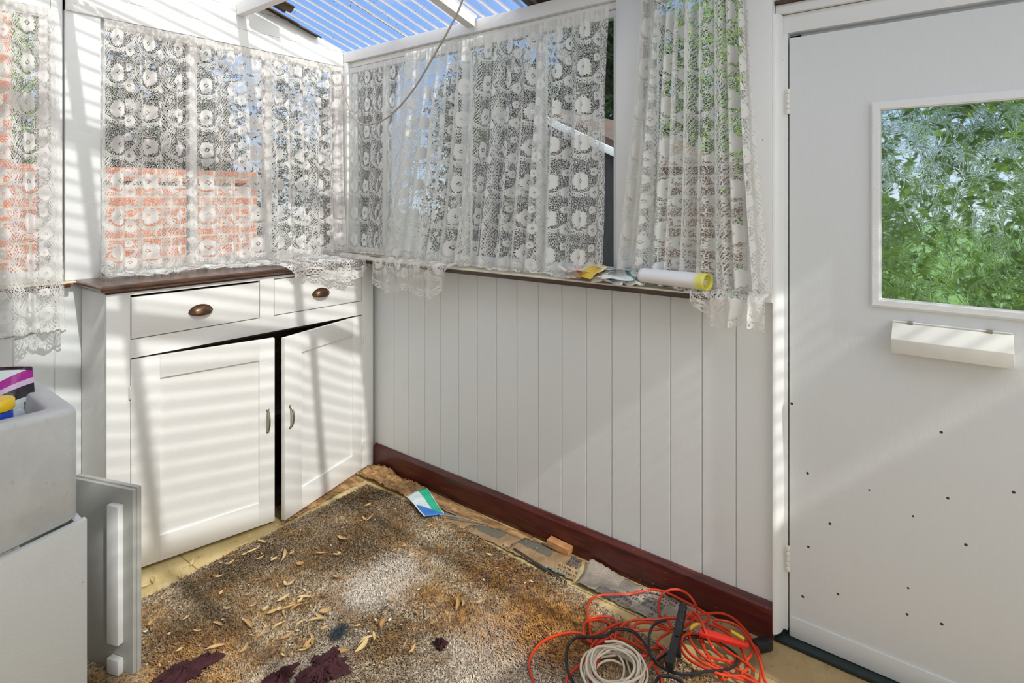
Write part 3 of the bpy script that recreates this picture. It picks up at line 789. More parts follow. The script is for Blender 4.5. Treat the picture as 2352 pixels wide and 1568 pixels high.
# ================================================================== LAUNDRY TUB, PEDESTAL, LOOSE PANEL
tub = thing('laundry_tub', (-1.80, -.63, .56), 'grey concrete laundry tub on a white cupboard', 'laundry tub')
TX0, TX1, TY0, TY1, TZ = -2.12, -1.503, -.92, -.345, .880
def rrect(x0, x1, y0, y1, r, z, n=6, slope=0.):
    pts = []
    for cx, cy, a0 in ((x1-r, y1-r, 0), (x0+r, y1-r, PI/2), (x0+r, y0+r, PI), (x1-r, y0+r, 1.5*PI)):
        for a in np.linspace(a0, a0+PI/2, n): pts.append((cx+r*math.cos(a), cy+r*math.sin(a), z-slope*(TX1-(cx+r*math.cos(a)))))
    return pts
rows = []
S_ = .15
for ins, z_, r, sl in ((.010, .577, .025, S_), (.0, .585, .03, S_), (.0, .70, .03, S_*.4), (.0, TZ-.016, .03, 0), (.004, TZ-.004, .03, 0), (.014, TZ, .03, 0), (.050, TZ, .03, 0), (.058, TZ-.006, .03, 0), (.066, TZ-.05, .035, 0), (.085, .64, .05, S_)):
    rows.append(rrect(TX0+ins, TX1-ins, TY0+ins, TY1-ins, r, z_, 6, sl))
MB().grid(rows, wrap=True, cap=True).build('basin', M['concrete'], tub, angle=60)
ped = thing('tub_cupboard', (-1.8, -.6, 0), 'white painted cupboard carrying the concrete tub', 'cupboard')
mb = MB()
def zt(x_): return .5775-S_*(TX1-x_)-.001
pts = [(-2.16, -.94, .0), (-1.491, -.94, .0), (-1.491, -.94, zt(-1.491)-.001), (-2.16, -.94, zt(-2.16)-.001)]
mb.prism(pts, (0, .022, 0), bev=.002)
mb.build('front_panel', M['cup_white'], ped)
MB().prism([(-1.497, -.918, 0), (-1.497, -.36, 0), (-1.497, -.36, zt(-1.497)-.003), (-1.497, -.918, zt(-1.497)-.003)], (-.018, 0, 0)).build('side_panel', M['cup_white'], ped)
MB().prism([(-2.14, -.918, 0), (-2.14, -.36, 0), (-2.14, -.36, zt(-2.14)-.003), (-2.14, -.918, zt(-2.14)-.003)], (-.018, 0, 0)).build('side_panel', M['cup_white'], ped)
# loose door panel standing on edge between tub and cabinet
pa, pb = Vector((-1.4350, -.600, 0)), Vector((-1.345, -.842, 0))
pn = (pb-pa).normalized(); nr = Vector((-pn.y, pn.x, 0))*1.
if nr.x > 0: nr = -nr                               # normal facing the camera side (-x)
def pbox(m, s0, s1, d0, d1, z0, z1, bev=.002):
    T = Matrix.Translation(pa)@Matrix(((pn.x, nr.x, 0, 0), (pn.y, nr.y, 0, 0), (0, 0, 1, 0), (0, 0, 0, 1)))
    return m.box(s0, s1, d0, d1, z0, z1, bev, T)
L_ = (pb-pa).length
lp = thing('loose_panel', tuple(pa), 'loose white cupboard door standing on edge beside the tub', 'panel')
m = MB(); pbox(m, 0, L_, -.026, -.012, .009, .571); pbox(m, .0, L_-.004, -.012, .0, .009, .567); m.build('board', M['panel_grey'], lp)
m = MB(); pbox(m, L_-.085, L_-.040, .0005, .020, .10, .520); m.build('batten', M['white'], lp, label='upright white batten')
m = MB(); pbox(m, L_-.088, L_-.0845, .004, .016, .385, .415, .0005); m.build('slot', M['black'], lp, label='dark keyhole slot')
m = MB(); pbox(m, L_-.085, L_-.040, .0005, .020, .010, .055); m.build('batten', M['white'], lp)
# things in the tub
a = np.linspace(0, 1, 22); bb = np.linspace(0, 1, 16)
P = [[(-1.775+.235*u*(1-.10*v)+.01*v, -.60-.045*math.sin(PI*v)*1.0-.03*u+.012*math.sin(9*u+3*v), .985-.26*v-.042*u*u-.0*v+.004*math.sin(7*u)) for v in bb] for u in a]
UV = [[(u, v) for v in bb] for u in a]
o = thing('product_pouch', (-1.66, -.60, .72), 'white purple and black striped pouch standing in the tub', 'packaging')
uvmesh('front_sheet', P, UV, M['pouch'], o)
P2 = np.array(P); P2[..., 1] = -.60+(-.60-P2[..., 1])*.6-.03
uvmesh('back_sheet', P2, UV, M['pouch'], o)
bo = thing('bottle', (-1.655, -.800, .64), 'blue bottle with yellow screw cap in the tub', 'bottle')
MB().lathe([(.034, .0), (.040, .006), (.040, .19), (.036, .215), (.034, .230), (.030, .232)], (-1.655, -.80, .655), 28).build('body', M['blue'], bo)
MB().lathe([(.037, .0), (.039, .003), (.039, .024), (.036, .028), (.012, .029)], (-1.655, -.80, .888), 32).build('cap', M['capyellow'], bo)
P = [[(-1.628+.035*u, -.812-.02*v+.02*u, .868+.012*math.sin(PI*u)*(1-v)-.12*v*v) for v in np.linspace(0, 1, 8)] for u in np.linspace(0, 1, 10)]
o = uvmesh('plastic_wrap', P, [[(u, v) for v in np.linspace(0, 1, 8)] for u in np.linspace(0, 1, 10)], plain('pale_blue_film', (.42, .46, .56), .25, 0, .1), None, thick=.001)
tag(o, 'pale bluish plastic wrap beside the blue bottle', 'plastic wrap')

# ================================================================== LACE CURTAINS
def curtain(name, P0, P1, Q0, Q1, z_top, z_sill, axis, out, fold, nf, label, hang, drape_edge=.10, full=1.7, amp=.016, seed=0, sag=0., nu=260, nv=96, gather=1.):
    """Hung from P0..P1 (along-wall coordinate at the heading) to Q0..Q1 at the foot.
    hang(u) = length of cloth left over once the sill is reached; None = falls free.
    out(v_down) = distance of the cloth from the wall plane into the room."""
    r = random.Random(seed); ph = [r.uniform(0, 6.28) for _ in range(6)]
    P = np.zeros((nu, nv, 3)); UV = np.zeros((nu, nv, 2)); HM = np.zeros((nu, nv, 2))
    width = abs(P1-P0)*full
    for i in range(nu):
        u = i/(nu-1)
        ztop = z_top-sag*math.sin(PI*u)
        drop = ztop-z_sill; hg = hang(u)
        Ltot = drop+hg
        fo = math.sin(2*PI*nf*u+1.3*math.sin(2*PI*u*2.3+ph[0])+ph[1])
        fo2 = math.sin(2*PI*nf*2.7*u+ph[2]+math.sin(5*u+ph[3]))
        for j in range(nv):
            s = Ltot*(j/(nv-1))
            k = min(1., s/max(drop, 1e-6))
            # fold amplitude grows from the gathered heading
            A = amp*(.25+.75*min(1, k*3))*(1+.25*math.sin(7*k+ph[4]+9*u))
            fine = .0045*math.sin(2*PI*nf*4.1*u+ph[5])*math.exp(-k*7)
            dn = A*fo+.35*A*fo2+fine
            q = k**1.6
            along = (P0+(P1-P0)*u)*(1-q)+(Q0+(Q1-Q0)*u)*q+.010*math.sin(2*PI*nf*u+ph[2])*k
            base = out(k)
            over = s-drop
            ripple = .004*math.sin(60*u+ph[0])+.003*math.sin(31*u*1.7+s*40)
            if over <= 0:
                d, zz_ = base+dn, ztop-s
                # ease on to the sill
            else:
                run = max(.001, drape_edge-base)
                if over < run:
                    e = over/run
                    d = base+over+dn*(1-e)+.2*dn*e; zz_ = z_sill+.006+abs(ripple)*1.2+.010*max(0, fo)*math.sin(PI*min(1, e*1.0))+.012*(1-e)**4
                else:
                    f = over-run
                    d = drape_edge+.012+.35*dn+.010*math.sin(2*PI*nf*u)*min(1, f*10)+abs(ripple); zz_ = z_sill+.006-f+.004
            if axis == 'x': P[i, j] = (along, -d, zz_)
            else: P[i, j] = (-d, along, zz_)
            UV[i, j] = (u*width, s); HM[i, j] = (Ltot-s, s)
    o = uvmesh(name, P, UV, M['lace'], None)
    # the hem map keeps (distance to hem, distance to heading)
    me = o.data; h = me.uv_layers.new(name='hem')
    li = np.empty(len(me.loops), dtype=np.int64); me.loops.foreach_get('vertex_index', li)
    h.data.foreach_set('uv', HM.reshape(-1, 2)[li].ravel())
    return tag(o, label, 'curtain', 'lace curtains at the windows')
# the lace shader reads the hem map as (hem, top)
def fix_lace():
    m = M['lace']; nt = m.node_tree
    for n in nt.nodes:
        if n.type == 'UVMAP' and n.uv_map == 'hem':
            sep = [l.to_node for l in n.outputs[0].links][0]
            hx, hy, hz = sep.outputs
            for l in list(hz.links): to = l.to_socket; nt.links.remove(l); nt.links.new(hy, to) if False else store.append((1, to))
            for l in list(hy.links): to = l.to_socket; nt.links.remove(l); store.append((0, to))
            for k, to in store: nt.links.new((hx, hy)[k], to)
store = []; fix_lace()
sm = lambda a, b, x_: (lambda t_: t_*t_*(3-2*t_))(min(1, max(0, (x_-a)/(b-a))))
# far left, past the tub
curtain('lace_curtain', -2.05, -1.335, -2.05, -1.325, 2.178, .93, 'x', lambda k: .045+.03*k, .02, 7,
        'dusty lace curtain at the far left, hanging below the sill above the tub', lambda u: -.0+.06*math.sin(3*u), seed=3, amp=.014, full=1.6, drape_edge=5.)
# over the cabinet
curtain('lace_curtain', -1.172, -.012, -1.176, .002, 2.190, 1.1235, 'x', lambda k: .024+.020*k, .02, 15,
        'wide lace curtain behind the cabinet, its right corner spilling over the cabinet top', lambda u: .12+.03*math.sin(17*u)+.23*sm(.46, .60, u)-.05*sm(.9, 1., u),
        drape_edge=.312, seed=5, amp=.018, full=1.55, nu=320, nv=120)
# corner piece, right wall
curtain('lace_curtain', -.055, -.62, -.055, -.50, 2.186, 1.130, 'y', lambda k: -.016+.002*k, .02, 6,
        'narrow lace curtain next to the room corner, tucked behind its neighbour', lambda u: .03, seed=8, amp=.005, full=1.7, drape_edge=5., nu=160, nv=80)
# main piece, right wall
curtain('lace_curtain', -.56, -1.735, -.40, -1.72, 2.184, 1.130, 'y', lambda k: .030+.012*k, .02, 13,
        'broad lace curtain over the sill, its left corner hanging down the boards', lambda u: .035+.015*math.sin(23*u)+.175*sm(.46, .32, u)*(1-.2*sm(.10, .0, u)),
        drape_edge=.094, seed=11, amp=.022, full=1.45, nu=320, nv=120)
# beside the door
curtain('lace_curtain', -1.866, -2.240, -1.755, -2.312, 2.45, 1.130, 'y', lambda k: .014+.018*k, .02, 9,
        'lace curtain beside the door, its right corner trailing below the sill', lambda u: .045+.010*math.sin(19*u)+.125*sm(.42, .80, u),
        drape_edge=.088, seed=14, amp=.022, full=2.0, nu=240, nv=120)

# ================================================================== HANGING CABLE
pts = [(-.25, -1.30, 2.56), onX(1062, 0, -.25), onX(1034, 62, -.25), onX(1000, 122, -.24), onX(950, 205, -.22), onX(900, 262, -.2), onX(860, 284, -.17), onX(832, 285, -.14), onX(810, 264, -.10), onX(795, 227, -.05), onX(786, 190, -.02), onX(783, 165, -.008)]
o = MB().tube(spline(pts, .02), .0042, 8).build('hanging_cord', M['greycord'], None); tag(o, 'grey cable drooping from the roof to the corner post', 'cable')

# ================================================================== ON THE SILL
def sheet(name, c, half, rot, tilt, mat, label, cat, group=None, curl=.01, nz_=.003, thick=.0006, seed=0, z=None, n=14):
    """a slightly buckled paper: centre, half sizes, rotation about z, tilt about its own long axis"""
    r = random.Random(seed); p1, p2 = r.uniform(0, 6), r.uniform(0, 6)
    T = Matrix.Translation(c)@Matrix.Rotation(rot, 4, 'Z')@Matrix.Rotation(tilt, 4, 'X')
    P, UV = [], []
    for i in range(n):
        rowp, rowu = [], []
        for j in range(n):
            u, v = i/(n-1), j/(n-1)
            a, b_ = (u-.5)*2, (v-.5)*2
            h = curl*(a*a)*(.6+.4*math.sin(b_+p1))+nz_*math.sin(4*a+p1+3*b_)+nz_*math.sin(5*b_+p2)
            rowp.append(tuple(T@Vector((a*half[0], b_*half[1], h)))); rowu.append((u, v))
        P.append(rowp); UV.append(rowu)
    o = uvmesh(name, P, UV, mat, None, thick=thick); return tag(o, label, cat, group)
Z0 = SILL+.003
sheet('leaflet', (-.050, -1.610, Z0+.024), (.070, .050), 1.3, .25, M['lf_red'], 'white leaflet with red print at the left of the sill papers', 'leaflet', 'papers on the sill', seed=1, curl=.012)
sheet('leaflet', (-.058, -1.665, Z0+.038), (.072, .046), 1.1, -.45, M['lf_yellow'], 'yellow leaflet propped on the sill papers', 'leaflet', 'papers on the sill', seed=2, curl=.006)
sheet('leaflet', (-.062, -1.712, Z0+.030), (.062, .034), 1.0, -.40, M['lf_cream'], 'white folded leaflet beside the yellow one', 'leaflet', 'papers on the sill', seed=3, curl=.006)
sheet('leaflet', (-.030, -1.760, Z0+.044), (.072, .046), 1.45, .25, M['lf_blue'], 'blue and white leaflet at the back of the sill papers', 'leaflet', 'papers on the sill', seed=4, curl=.006)
sheet('leaflet', (-.058, -1.800, Z0+.036), (.066, .050), 1.75, -.30, M['lf_teal'], 'cream leaflet with fine print at the right of the sill papers', 'leaflet', 'papers on the sill', seed=5, curl=.004)
sheet('leaflet', (-.070, -1.760, Z0+.012), (.070, .026), 1.5, -.15, M['lf_blue'], 'crumpled blue-white paper under the sill leaflets', 'leaflet', 'papers on the sill', seed=6, curl=.004, nz_=.006)
sheet('paper_scrap', (-.066, -1.855, Z0+.010), (.045, .022), 1.4, 0, M['paper'], 'crumpled pale scrap between leaflets and paper roll', 'paper scrap', seed=8, curl=.002, nz_=.006)
# rolled paper: flattened roll, yellow inside end
ro = thing('paper_roll', (-.02, -1.96, Z0), 'rolled white paper with yellow inside lying on the sill', 'paper roll')
A0, A1 = Vector((-.058, -1.885, Z0+.040)), Vector((-.078, -2.135, Z0+.038)); ax = (A1-A0); Ld = ax.length; ax.normalize(); sd = ax.cross(Vector((0, 0, 1))).normalized()
P, UV = [], []
for i in range(24):
    u = i/23; row, ru = [], []
    for j in range(44):
        th = -2.4+j/43*(2*PI+1.0); k = 1-.05*(j/43)
        rx, rz = (.034+.006*u)*k, (.026+.003*u)*k
        dent = 1-.18*math.exp(-((th-4.4)/.35)**2)*u
        row.append(tuple(A0+ax*(u*Ld)+sd*(rx*math.cos(th)*dent)+Vector((0, 0, rz*math.sin(th)*dent)))); ru.append((u, j/43))
    P.append(row); UV.append(ru)
o = uvmesh('outer_wrap', P, UV, [M['roll'], M['rollin']], ro); s_ = o.modifiers.new('thickness', 'SOLIDIFY'); s_.thickness = .0012; s_.material_offset = 1; s_.offset = -1

# ================================================================== FLOOR COVERINGS
cp = thing('carpet', (-.9, -1.4, 0), 'filthy beige shag carpet with rust and brown stains', 'carpet')
edge = [(-1.46, -.505), (-1.22, -.488), (-.9, -.462), (-.55, -.452), (-.30, -.437), (-.155, -.430), (-.145, -.60), (-.150, -.9), (-.165, -1.2), (-.180, -1.45), (-.200, -1.7), (-.225, -1.9), (-.28, -2.25), (-.33, -2.6), (-.38, -3.1), (-1.46, -3.1)]
edge = [(a+random.uniform(-.004, .004), b_+random.uniform(-.004, .004)) for a, b_ in edge]
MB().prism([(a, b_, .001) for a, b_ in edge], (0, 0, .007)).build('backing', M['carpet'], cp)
EA = np.array(edge)
def inside(px, py):
    c_ = np.zeros(len(px), bool); n = len(EA)
    for i in range(n):
        (x1, y1), (x2, y2) = EA[i], EA[(i+1) % n]
        c_ ^= ((y1 > py) != (y2 > py)) & (px < (x2-x1)*(py-y1)/(y2-y1+1e-12)+x1)
    return c_
N = 150000
px_, py_ = RNG.uniform(-1.45, -.13, N), RNG.uniform(-2.35, -.42, N); k = inside(px_, py_)&~((np.abs((px_+1.39)*.936*1.0+(py_+.72)*.351) < .045)&(py_ > -.87)&(py_ < -.57)); px_, py_ = px_[k], py_[k]; N = len(px_)
an = RNG.uniform(0, 2*PI, N); hgt = RNG.uniform(.006, .013, N); lean = RNG.uniform(.3, 1.3, N)*hgt; wd = RNG.uniform(.0012, .0022, N)
flow = np.sin(px_*9)+np.cos(py_*7); an = flow*1.3+RNG.normal(0, .9, N)
dx_, dy_ = np.cos(an), np.sin(an)
V = np.zeros((N, 5, 3))
V[:, 0] = np.stack([px_-dy_*wd, py_+dx_*wd, np.full(N, .007)], -1); V[:, 1] = np.stack([px_+dy_*wd, py_-dx_*wd, np.full(N, .007)], -1)
V[:, 2] = np.stack([px_+dx_*lean*.6+dy_*wd, py_+dy_*lean*.6-dx_*wd, .007+hgt*.75], -1); V[:, 3] = np.stack([px_+dx_*lean*.6-dy_*wd, py_+dy_*lean*.6+dx_*wd, .007+hgt*.75], -1)
V[:, 4] = np.stack([px_+dx_*lean*1.5, py_+dy_*lean*1.5, .007+hgt*.80], -1)
b0 = (np.arange(N)*5)[:, None]
me = bpy.data.meshes.new('pile'); nf_ = N*2
me.vertices.add(N*5); me.vertices.foreach_set('co', V.reshape(-1))
loops = np.concatenate([b0+np.array([[0, 1, 2, 3]]), b0+np.array([[3, 2, 4]])], 1).ravel()
me.loops.add(len(loops)); me.loops.foreach_set('vertex_index', loops.astype(np.int32))
me.polygons.add(nf_); tot = np.tile([4, 3], N); st = np.concatenate([[0], np.cumsum(tot)[:-1]])
me.polygons.foreach_set('loop_start', st.astype(np.int32)); me.update(calc_edges=True); me.validate()
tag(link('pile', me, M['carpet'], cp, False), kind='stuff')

def strip(name, pts, mat, label, cat, group=None, z=.002, warp=.006, nu=26, nv=10, seed=0, thick=.0012, uvs=1., rough=0.):
    """torn sheet filling a four-sided patch of floor, edges ragged and lifted"""
    r = random.Random(seed); A, B, C_, D = [np.array(p) for p in pts]; P, UV = [], []
    p1, p2 = r.uniform(0, 6), r.uniform(0, 6)
    L1 = np.linalg.norm(B-A); L2 = np.linalg.norm(D-A)
    rag = [[r.uniform(-.006, .006) for _ in range(nu)] for _ in range(2)]
    for i in range(nu):
        u = i/(nu-1); row, ru = [], []
        for j in range(nv):
            v = j/(nv-1)
            q = (A*(1-u)+B*u)*(1-v)+(D*(1-u)+C_*u)*v
            q = q+(D-A)/L2*(rag[0][i]*(1-v)+rag[1][i]*v)
            h = z+warp*(.5+.5*math.sin(9*u+p1+4*v))*(.5+.5*math.sin(7*v+p2+6*u))+warp*.8*max(0, abs(v-.5)*2-.7)*(1+math.sin(11*u+p2))
            h += rough*r.random()**2; row.append((q[0]+rough*r.uniform(-.3, .3), q[1]+rough*r.uniform(-.3, .3), h)); ru.append((u*L1*uvs, v*L2*uvs))
        P.append(row); UV.append(ru)
    o = uvmesh(name, P, UV, mat, None, thick=thick); return tag(o, label, cat, group)
fz = lambda x_, y_: onZ(x_, y_)[:2]
# torn brown underlay along the boards and in the corner
strip('torn_underlay', [(-.012, -.60), (-.012, -1.62), (-.070, -1.62), (-.105, -.60)], M['underlay'], 'long torn strip of tan underlay against the dark red baseboard', 'underlay', seed=1, warp=.006)
strip('torn_underlay', [(-.010, -.30), (-.010, -.72), (-.128, -.72), (-.128, -.30)], M['underlay'], 'crumpled brown underlay in the room corner beside the leaflet', 'underlay', seed=2, z=.006, warp=.018, nu=56, nv=26, rough=.012)
strip('torn_underlay', [(-.14, -.275), (-.55, -.262), (-.62, -.425), (-.14, -.375)], M['underlay'], 'rotten brown underlay under the right cabinet door', 'underlay', seed=3, z=.001, warp=.005, nu=50, nv=22, rough=.005)
strip('newspaper', [(-.075, -.87), (-.064, -1.10), (-.152, -1.08), (-.145, -.86)], M['news'], 'small dark stained newspaper piece just below the leaflet', 'newspaper', 'old newspapers along the wall', seed=4, z=.005, warp=.003)
strip('newspaper', [(-.068, -1.11), (-.050, -1.36), (-.152, -1.34), (-.150, -1.09)], M['news'], 'yellowed newspaper with dark print between leaflet and wood block', 'newspaper', 'old newspapers along the wall', seed=5, z=.006, warp=.003)
strip('newspaper', [(-.040, -1.335), (-.022, -1.61), (-.150, -1.655), (-.155, -1.325)], M['news'], 'newspaper with teal pictures below the wood block', 'newspaper', 'old newspapers along the wall', seed=6, z=.009, warp=.003)
strip('newspaper', [(-.012, -1.64), (-.012, -2.16), (-.150, -2.12), (-.158, -1.66)], M['news_grey'], 'grey crumpled newspaper running under the orange cord', 'newspaper', 'old newspapers along the wall', seed=7, z=.004, warp=.014, nu=40, nv=16)
# tan batten along the carpet edge
m = MB().box(-.176, -.158, -1.665, -1.0, .001, .012, .002, T=None)
c0 = np.array(onZ(1180, 1262, .008)); c1 = np.array(onZ(1300, 1340, .008))
T = Matrix.Translation(tuple(c0))@Matrix.Rotation(math.atan2(c1[1]-c0[1], c1[0]-c0[0]), 4, 'Z')
o = MB().box(0, np.linalg.norm(c1-c0), -.006, .006, -.006, .006, .002, T=T).build('wood_strip', M['sill_brown'], None); tag(o, 'thin dark wooden strip between newspaper and carpet edge', 'wood strip')
# wooden block
cbk = Vector((-.022, -1.500, .013)); T = Matrix.Translation(cbk)@Matrix.Rotation(-1.50, 4, 'Z')@Matrix.Rotation(.10, 4, 'Y')
o = MB().box(-.052, .052, -.019, .019, -.001, .028, .004, T=T).build('wood_block', M['block'], None); tag(o, 'small orange wooden block against the baseboard', 'wood block')
# leaflet in the corner
def quad(name, cs, mat, label, cat, curl=.006, n=12):
    A, B, C_, D = [np.array(p) for p in cs]; P, UV = [], []
    for i in range(n):
        u = i/(n-1); row, ru = [], []
        for j in range(n):
            v = j/(n-1); q = (A*(1-u)+D*u)*(1-v)+(B*(1-u)+C_*u)*v
            row.append((q[0], q[1], q[2]+curl*math.sin(3*u+2*v)+.5*curl*math.sin(6*v))); ru.append((u, v))
        P.append(row); UV.append(ru)
    return tag(uvmesh(name, P, UV, mat, None, thick=.0008), label, cat)
quad('leaflet', [onZ(932, 1140, .034), onZ(975, 1188, .030), onZ(1020, 1175, .030), onZ(980, 1120, .040)], M['lf_green'], 'glossy green and blue leaflet lying near the room corner', 'leaflet')
pts = [onZ(1010, 1182, .03), onZ(1030, 1183, .03), onZ(1060, 1189, .026), onZ(1090, 1197, .018), onZ(1112, 1203, .012)]
o = MB().tube(spline(pts, .01), .0026, 8).build('wire', M['wire'], None); tag(o, 'short stiff grey wire beside the green leaflet', 'wire')

# dried leaves (one shape of each kind, copied)
def leaf_mesh(L, Wd, bend, twist, curlw, name):
    P = []
    for i in range(9):
        u = i/8; w_ = Wd*math.sin(PI*min(1, u*.96+.02))**.8
        row = []
        for j in range(5):
            v = (j-2)/2
            row.append(((u-.5)*L, v*w_+.15*L*math.sin(PI*u)*twist, bend*L*(u-.5)**2*4+curlw*w_*v*v+.001))
        P.append(row)
    b = MB().grid(P); me = mesh_of(b.bm, name)
    me.polygons.foreach_set('use_smooth', [True]*len(me.polygons)); return me
LM = [leaf_mesh(.055, .007, .10, .5, .8, 'dry_leaf'), leaf_mesh(.040, .006, .25, -.4, 1.0, 'dry_leaf'), leaf_mesh(.030, .008, .15, .2, .6, 'dry_leaf'), leaf_mesh(.065, .006, .05, -.8, 1.2, 'dry_leaf')]
for me in LM: me.materials.append(M['dryleaf'])
CM = [leaf_mesh(.012, .0032, .25, .5, .5, 'chip'), leaf_mesh(.007, .0026, .2, -.3, .2, 'chip')]
for me in CM: me.materials.append(M['chip'])
spots = [(650, 1380), (672, 1392), (690, 1388), (640, 1405), (662, 1400), (700, 1378), (625, 1412), (610, 1405), (655, 1412), (680, 1402), (745, 1410), (735, 1420), (725, 1432), (712, 1475), (718, 1485), (706, 1490), (495, 1495), (842, 1478), (860, 1470), (830, 1490), (780, 1500), (755, 1515), (650, 1280), (670, 1275), (630, 1290), (735, 1275), (775, 1280), (838, 1196), (850, 1192), (690, 1300), (655, 1345), (665, 1348), (500, 1440), (570, 1440), (560, 1500), (600, 1460), (660, 1470), (690, 1440), (880, 1440), (900, 1385), (770, 1330), (790, 1240), (1060, 1390), (1050, 1395), (820, 1130), (845, 1165), (600, 1250), (580, 1270), (530, 1300), (500, 1330), (440, 1290), (415, 1318), (350, 1330), (330, 1345), (560, 1250), (700, 1500), (745, 1450), (640, 1445)]
lcn = {}
def scatter(me, name, x_, y_, z_, label, cat, grp, s=1.):
    o = bpy.data.objects.new(name, me); COL.objects.link(o)
    o.location = (x_, y_, z_); o.rotation_euler = (random.uniform(-.25, .25), random.uniform(-.2, .2), random.uniform(0, 6.28)); sc_ = s*random.uniform(.75, 1.25); o.scale = (sc_, sc_, sc_)
    return tag(o, label, cat, grp)
for (a, b_) in spots:
    x_, y_, _ = onZ(a, b_, .014); on = y_ < -.47
    scatter(random.choice(LM), 'dry_leaf', x_, y_, .021 if on else .006, 'curled dry tan leaf lying on the floor or carpet', 'leaf', 'dry leaves on the floor')
for _ in range(48):
    a, b_ = random.uniform(330, 1150), random.uniform(1180, 1560)
    x_, y_, _z = onZ(a, b_, .014)
    if not (-1.4 < x_ < -.2 and -2.0 < y_ < -.5) or b_ > 1545: continue
    scatter(random.choice(LM[1:3]), 'dry_leaf', x_, y_, .020, 'curled dry tan leaf lying on the floor or carpet', 'leaf', 'dry leaves on the floor', .7)
for _ in range(150):
    a, b_ = random.uniform(330, 1250), random.uniform(1130, 1560)
    x_, y_, _z = onZ(a, b_, .014)
    if not (-1.42 < x_ < -.02 and -2.1 < y_ < -.30): continue
    if y_ > -.45 or x_ > -.16: zz_ = .010
    else: zz_ = .020
    scatter(random.choice(CM), 'paint_flake', x_, y_, zz_, 'tiny pale flake of debris scattered over the floor', 'debris', 'pale flakes on the floor')

# tangled fibre clump
m = MB(); c_ = np.array(onZ(780, 1455, .02)); r = random.Random(4)
for k in range(46):
    ce = c_+np.array([r.gauss(0, .016), r.gauss(0, .010), r.uniform(0, .008)]); ra = r.uniform(.006, .016); ph = r.uniform(0, 6.28); n = r.randint(8, 14)
    pts = [ce+np.array([ra*math.cos(ph+q*.7)*(1+.05*q), ra*math.sin(ph+q*.7), .003*math.sin(q*1.7+ph)+.004]) for q in range(n)]
    m.tube(spline(pts, .004), .0006, 4)
c2 = np.array(onZ(815, 1456, .02)); m.tube(spline([c2+np.array([.012*math.cos(q), .012*math.sin(q), .003]) for q in np.linspace(0, 6, 10)], .003), .0009, 5)
o = m.build('fibre_clump', M['hair'], None); tag(o, 'tangled clump of blue-grey fibres on the carpet', 'fibre clump')
# maroon rags at the picture's foot
def rag(name, cpx, rx, ry, label, seed):
    r = random.Random(seed); c0 = np.array(onZ(*cpx, .012)); P = []; na, nr_ = 84, 16
    rad = [1+.25*math.sin(3*a+seed)+.16*math.sin(7*a+2*seed)+r.uniform(-.20, .14) for a in np.linspace(0, 2*PI, na, endpoint=False)]
    for i in range(nr_):
        q = i/(nr_-1)+.001; row = []
        for j in range(na):
            a = 2*PI*j/na; k = rad[j]*q
            row.append((c0[0]+rx*k*math.cos(a), c0[1]+ry*k*math.sin(a), .020+.018*(1-q**2)*(.6+.4*math.sin(5*a+6*q+seed))+.009*r.random()))
        P.append(row)
    o = MB().grid(P, wrap=True).build(name, M['maroon'], None, angle=0); o.modifiers.new('thickness', 'SOLIDIFY').thickness = .003
    tag(o, label, 'rag')
rag('rag', (420, 1556), .085, .05, 'ragged maroon cloth scrap near the loose panel', 2)
rag('rag', (742, 1548), .075, .055, 'ragged maroon cloth scrap under the fibre clump', 5)
rag('rag', (640, 1566), .055, .03, 'small maroon cloth scrap between the two larger ones', 7)
rag('rag', (1012, 1488), .018, .022, 'tiny maroon scrap in the middle of the carpet', 9)

